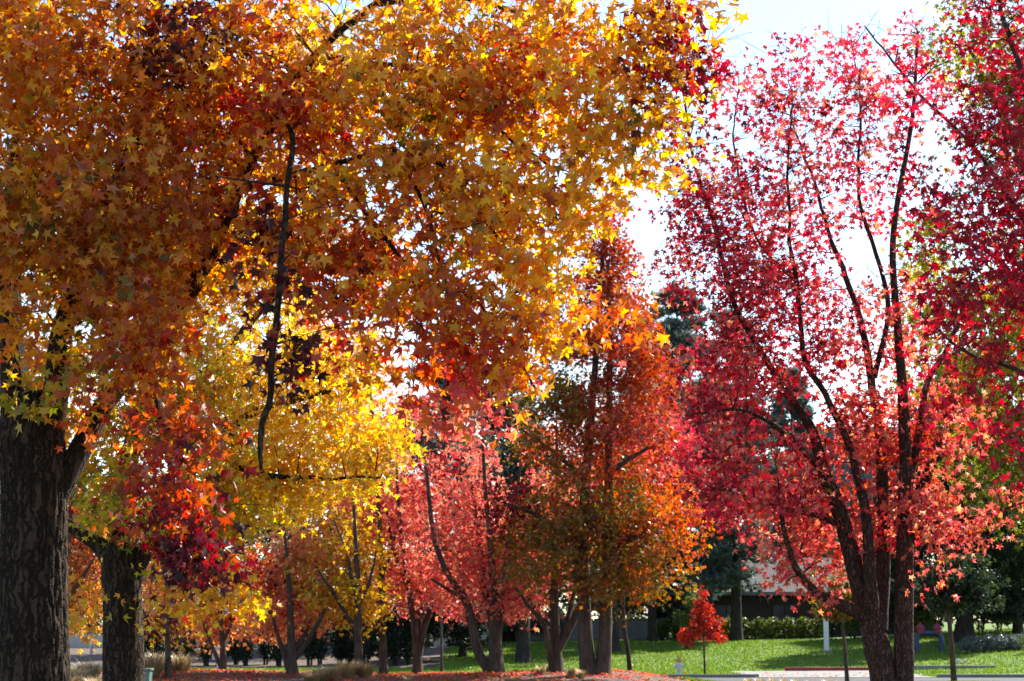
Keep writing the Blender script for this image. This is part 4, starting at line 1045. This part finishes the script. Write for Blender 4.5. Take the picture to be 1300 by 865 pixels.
litter('fallen_leaves', 52000, (-15, 7), (43, 57), ['coral', 'pink', 'tan', 'rust', 'tan', 'tan'], .10, lambda x, y: (1 - .9 * sstep(2.5, 5, x)) * (.08 + .34 * (np.sin(x * 1.3 + y) * np.sin(y * 1.1 + x * .4) > -.45) * sstep(-15, -9, x)), 'red and orange fallen leaves strewn over the median')
litter('fallen_leaves', 2500, (-2, 16), (75, 96), ['tan', 'rust', 'coral'], .11, lambda x, y: np.where(y < 82, .6, .12), 'scattered fallen leaves on the verge and lawn')

def grass_blades(name, n, xr, yr, dens, h, label):
    x = rng.uniform(*xr, n); y = rng.uniform(*yr, n)
    k = dens(x, y); x, y = x[k], y[k]; n = len(x)
    z = zg(x, y) + .015
    a = rng.random(n) * 6.28; hh = h * rng.uniform(.5, 1.2, n)
    b = np.stack([x, y, z], 1); wv = np.stack([np.cos(a), np.sin(a), 0 * a], 1) * .035
    tip = b + np.stack([rng.normal(0, .03, n), rng.normal(0, .03, n), hh], 1)
    V = np.stack([b - wv, b + wv, tip], 1).reshape(-1, 3)
    p = np.array([(.10, .19, .014), (.14, .23, .018), (.19, .25, .03)])
    col = np.repeat(p[rng.integers(0, 3, n)] * rng.uniform(.75, 1.2, (n, 1)), 3, 0)
    o = link(name, mesh_np(name, V, np.arange(3 * n).reshape(-1, 3), M['green'], col))
    return tag(o, label, 'grass', kind='stuff')
grass_blades('grass', 75000, (-20, 32), (80.3, 108), lambda x, y: lawn_mask(x, y) & (np.abs(x) < y * .285), .10, 'mown green lawn grass on the bank')
grass_blades('grass', 16000, (-6, 24), (75.1, 78.5), lambda x, y: ~((x > APX[0]) & (x < APX[1])), .09, 'mown grass of the verge by the hydrant')
grass_blades('grass', 16000, (4.6, 14), (54.2, 61.3), lambda x, y: x > 4.9, .11, 'rough grass on the end of the median')

# ------------------------------------------------------------------ street furniture
m_white = flat_mat('white_paint', (.72, .70, .66), .5)
m_yel = flat_mat('orange_paint', (.62, .26, .06), .5)
m_blue = flat_mat('blue_paint', (.022, .045, .11), .5)
m_redc = flat_mat('red_cover', (.22, .02, .035), .6)
m_grey = flat_mat('galvanised_steel', (.42, .44, .46), .45, metal=.4)
m_green = flat_mat('green_box', (.12, .22, .18), .5)
m_pink = flat_mat('pale_pink_sign', (.62, .45, .42), .5)

hl = on_ground(859, 77); hl[2] += .02
h = empty('fire_hydrant', hl, 'white fire hydrant with orange bonnet on the grass verge', 'hydrant')
MB().lathe([(.17, 0), (.17, .04), (.115, .05), (.115, .10), (.10, .11), (.10, .46), (.125, .47), (.125, .51), (.10, .52), (.10, .56)], 20).build('barrel', m_white, h, smooth=False)
bn = MB().lathe([(.14, .56), (.14, .59), (.125, .62), (.09, .68), (.045, .72), (.02, .73)], 20).build('bonnet', m_yel, h)
MB().lathe([(.028, .73), (.028, .775), (.02, .78)], 5).build('nut', m_yel, bn)
for sx in (-1, 1):
    nz = MB().lathe([(.055, .08 * sx), (.055, .15 * sx), (.07, .151 * sx), (.07, .19 * sx)], 14, (0, 0, .40), 'x').build('nozzle', m_white, h)
    MB().lathe([(.022, .19 * sx), (.022, .215 * sx)], 5, (0, 0, .40), 'x').build('nut', m_white, nz)
nz = MB().lathe([(.07, -.08), (.07, -.15), (.085, -.151), (.085, -.20)], 14, (0, 0, .34), 'y').build('nozzle', m_white, h)
for k in range(6):
    a = k * math.pi / 3
    MB().lathe([(.012, .04), (.012, .062)], 6, (.145 * math.cos(a), .145 * math.sin(a), 0)).build('bolt', m_grey, h)

bl = on_ground(1173, 95.0)
t = empty('backflow_pipes', bl, 'blue arched backflow pipes with two red capped valve covers', 'pipework')
def arch(xo):
    p = [(-.62 + xo * 0, 0, -.1), (-.62, 0, .55), (-.55, 0, .82), (-.35, 0, .95), (0, 0, .97), (.35, 0, .95), (.55, 0, .82), (.62, 0, .55), (.62, 0, -.1)]
    sp = spline(np.array(p), .08)
    return sp
sp = arch(0); MB().tube(sp, np.full(len(sp), .13), 14).build('pipe', m_blue, t, smooth=True)
for sx in (-.42, .42):
    cv = MB().lathe([(.19, .92), (.21, 1.0), (.21, 1.16), (.25, 1.18), (.22, 1.25), (.12, 1.38), (.04, 1.44)], 16, (sx, 0, 0)).build('valve_cover', m_redc, t)
    MB().lathe([(.03, 1.44), (.03, 1.52)], 8, (sx, 0, 0)).build('stem', m_redc, cv)
for sx in (-.62, .62):
    MB().lathe([(.20, .22), (.20, .30)], 14, (sx, 0, 0)).build('flange', m_blue, t)

bl = on_ground(1044, 97); t = empty('white_post', bl, 'square white painted post with cap on the lawn edge', 'post')
MB().box((0, 0, .85), (.24, .24, 1.7)).build('shaft', m_white, t, bevel=.015)
MB().box((0, 0, 1.74), (.32, .32, .08)).build('cap', m_white, t, bevel=.015)
MB().box((0, 0, .06), (.5, .5, .16)).build('footing', m_conc, t, bevel=.02)

bl = on_ground(746, 66); t = empty('sign_post', bl, 'leaning grey steel post beside the pyramidal tree trunk', 'post')
MB().tube([(0, 0, -.1), (-.1, 0, 1.0), (-.17, 0, 1.72)], [.06, .055, .045], 8).build('post', m_grey, t, smooth=True)
MB().box((-.165, -.01, 1.5), (.02, .30, .42)).build('sign_plate', m_grey, t, bevel=.004)

bl = on_ground(281, 66); t = empty('small_sign', bl, 'small pale pink sign on a thin post by the dusty pink tree', 'sign')
MB().tube([(0, 0, -.1), (0, 0, 1.25)], [.025, .025], 8).build('post', m_grey, t, smooth=True)
MB().box((0, -.04, 1.0), (.34, .02, .46)).build('sign_plate', m_pink, t, bevel=.004)

bl = on_ground(186, 47.5); t = empty('utility_box', bl, 'low green utility box at the foot of the forked trunk tree', 'box')
MB().box((0, 0, .17), (.5, .4, .42)).build('body', m_green, t, bevel=.02)
MB().box((0, 0, .41), (.56, .46, .06)).build('lid', m_green, t, bevel=.015)

bl = on_ground(123, 100); t = empty('path_light', bl, 'pale bollard light with wide cap seen between the dark trunks', 'lamp')
MB().lathe([(.09, -.05), (.09, .78), (.07, .80)], 12).build('shaft', m_grey, t)
MB().lathe([(.07, .80), (.07, .95)], 12).build('lens', m_white, t)
MB().lathe([(.20, .95), (.20, .98), (.05, 1.05)], 14).build('cap', m_grey, t)

# spotlight on the bank behind the leaning young tree
bl = on_ground(1212, 88); t = empty('ground_spotlight', bl, 'small white ground spotlight pair on the bank', 'lamp')
for sx in (-.16, .16):
    MB().lathe([(.03, 0), (.075, .05), (.085, .14), (.07, .17)], 12, (sx, 0, .05)).build('lamp_head', m_white, t)
MB().box((0, 0, .03), (.5, .12, .06)).build('base', m_grey, t)

# ------------------------------------------------------------------ garden wall
gl = on_ground(705, 118)
t = empty('garden_wall', gl, 'long low pale grey garden wall with flat coping behind the lawn', 'wall')
m_wall = surf_mat('rendered_wall', (.24, .24, .25), (.33, .33, .33), 1.5, .9, .3, 25)
MB().box((0, 0, .4), (14, .3, 1.6)).build('wall_face', m_wall, t)
for k in range(9):
    MB().box((-6.25 + k * 1.56, 0, 1.26), (1.48, .44, .12)).build('coping', m_conc, t)
gl = on_ground(330, 108)
t = empty('garden_wall', gl, 'low sunlit cream wall glimpsed between the hedge stems', 'wall')
m_wall2 = surf_mat('cream_wall', (.42, .40, .36), (.55, .52, .47), 1.5, .9, .3, 25)
MB().box((0, 0, .1), (26, .3, 1.3)).build('wall_face', m_wall2, t)
for k in range(18):
    MB().box((-12.3 + k * 1.45, 0, .80), (1.43, .40, .10)).build('coping', m_conc, t)

# ------------------------------------------------------------------ house and office block
m_shingle = surf_mat('grey_shingle', (.075, .072, .075), (.13, .125, .125), 8, .9, .9, 14, vec_scale=(1, 3.5, 3.5), dist=.05)
m_brick = surf_mat('dark_siding', (.05, .04, .035), (.09, .075, .065), 3, .8, .3, 20, vec_scale=(.3, .3, 5))
m_fascia = flat_mat('fascia', (.20, .20, .20), .6)
m_glass = flat_mat('dark_window', (.010, .016, .03), .3, .35, var=.2)
hl = on_ground(1010, 119)
hs = empty('house', hl, 'low house with broad grey shingle roof behind the leafy hedge', 'house')
wz = 2.6
MB().box((0, 0, wz / 2 - .3), (15, 9, wz + .6)).build('wall', m_brick, hs)
# hip roof
def hip(L, W, z0, z1, th=.18):
    a, b_ = L / 2, W / 2; r = (L - W) / 2
    V = [(-a, -b_, z0), (a, -b_, z0), (a, b_, z0), (-a, b_, z0), (-r, 0, z1), (r, 0, z1)]
    Vl = [(x, y, z - th) for x, y, z in V[:4]]
    return np.array(V + Vl), [(0, 1, 5, 4), (1, 2, 5), (2, 3, 4, 5), (3, 0, 4), (6, 9, 8, 7), (0, 6, 7, 1), (1, 7, 8, 2), (2, 8, 9, 3), (3, 9, 6, 0)]
V, Fc = hip(17, 11, wz + .05, wz + 2.3)
rf = MB().add(V, Fc).build('roof', m_shingle, hs)
MB().box((0, -5.56, wz - .05), (17.1, .1, .2)).build('gutter', m_fascia, rf)
MB().box((3.0, .3, wz + 2.2), (.8, .8, 1.2)).build('chimney', m_brick, rf)
for x in (-5, -1.5, 2, 5.5):
    wn = MB().box((x, -4.53, 1.35), (1.5, .08, 1.2)).build('window', m_brick, hs)
    MB().box((x - .36, -4.58, 1.35), (.64, .04, 1.04)).build('pane', m_glass, wn)
    MB().box((x + .36, -4.58, 1.35), (.64, .04, 1.04)).build('pane', m_glass, wn)

ol = on_ground(1090, 140)
of = empty('office_block', ol, 'tall dark glazed office block with pale parapet behind the coral red tree', 'building')
m_para = flat_mat('pale_parapet', (.60, .60, .60), .6)
m_spand = flat_mat('navy_spandrel', (.035, .045, .075), .3)
Hh = P(1090, 548, 140)[2] - ol[2]
Wd = 8.6; Dp = 8
MB().box((0, Dp / 2, Hh / 2 - .5), (Wd, Dp, Hh + 1.0)).build('wall', m_spand, of)
MB().box((0, Dp / 2, Hh + .17), (Wd + .5, Dp + .5, .34)).build('parapet', m_para, of)
fl = 4; fh = Hh / fl
for r_ in range(fl):
    for c_ in range(5):
        x = -Wd / 2 + (c_ + .5) * Wd / 5; z = (r_ + .5) * fh
        wn = MB().box((x, -.03, z), (Wd / 5 - .18, .08, fh - .7)).build('window', m_fascia, of)
        MB().box((x, -.085, z), (Wd / 5 - .34, .04, fh - .86)).build('pane', m_glass, wn)
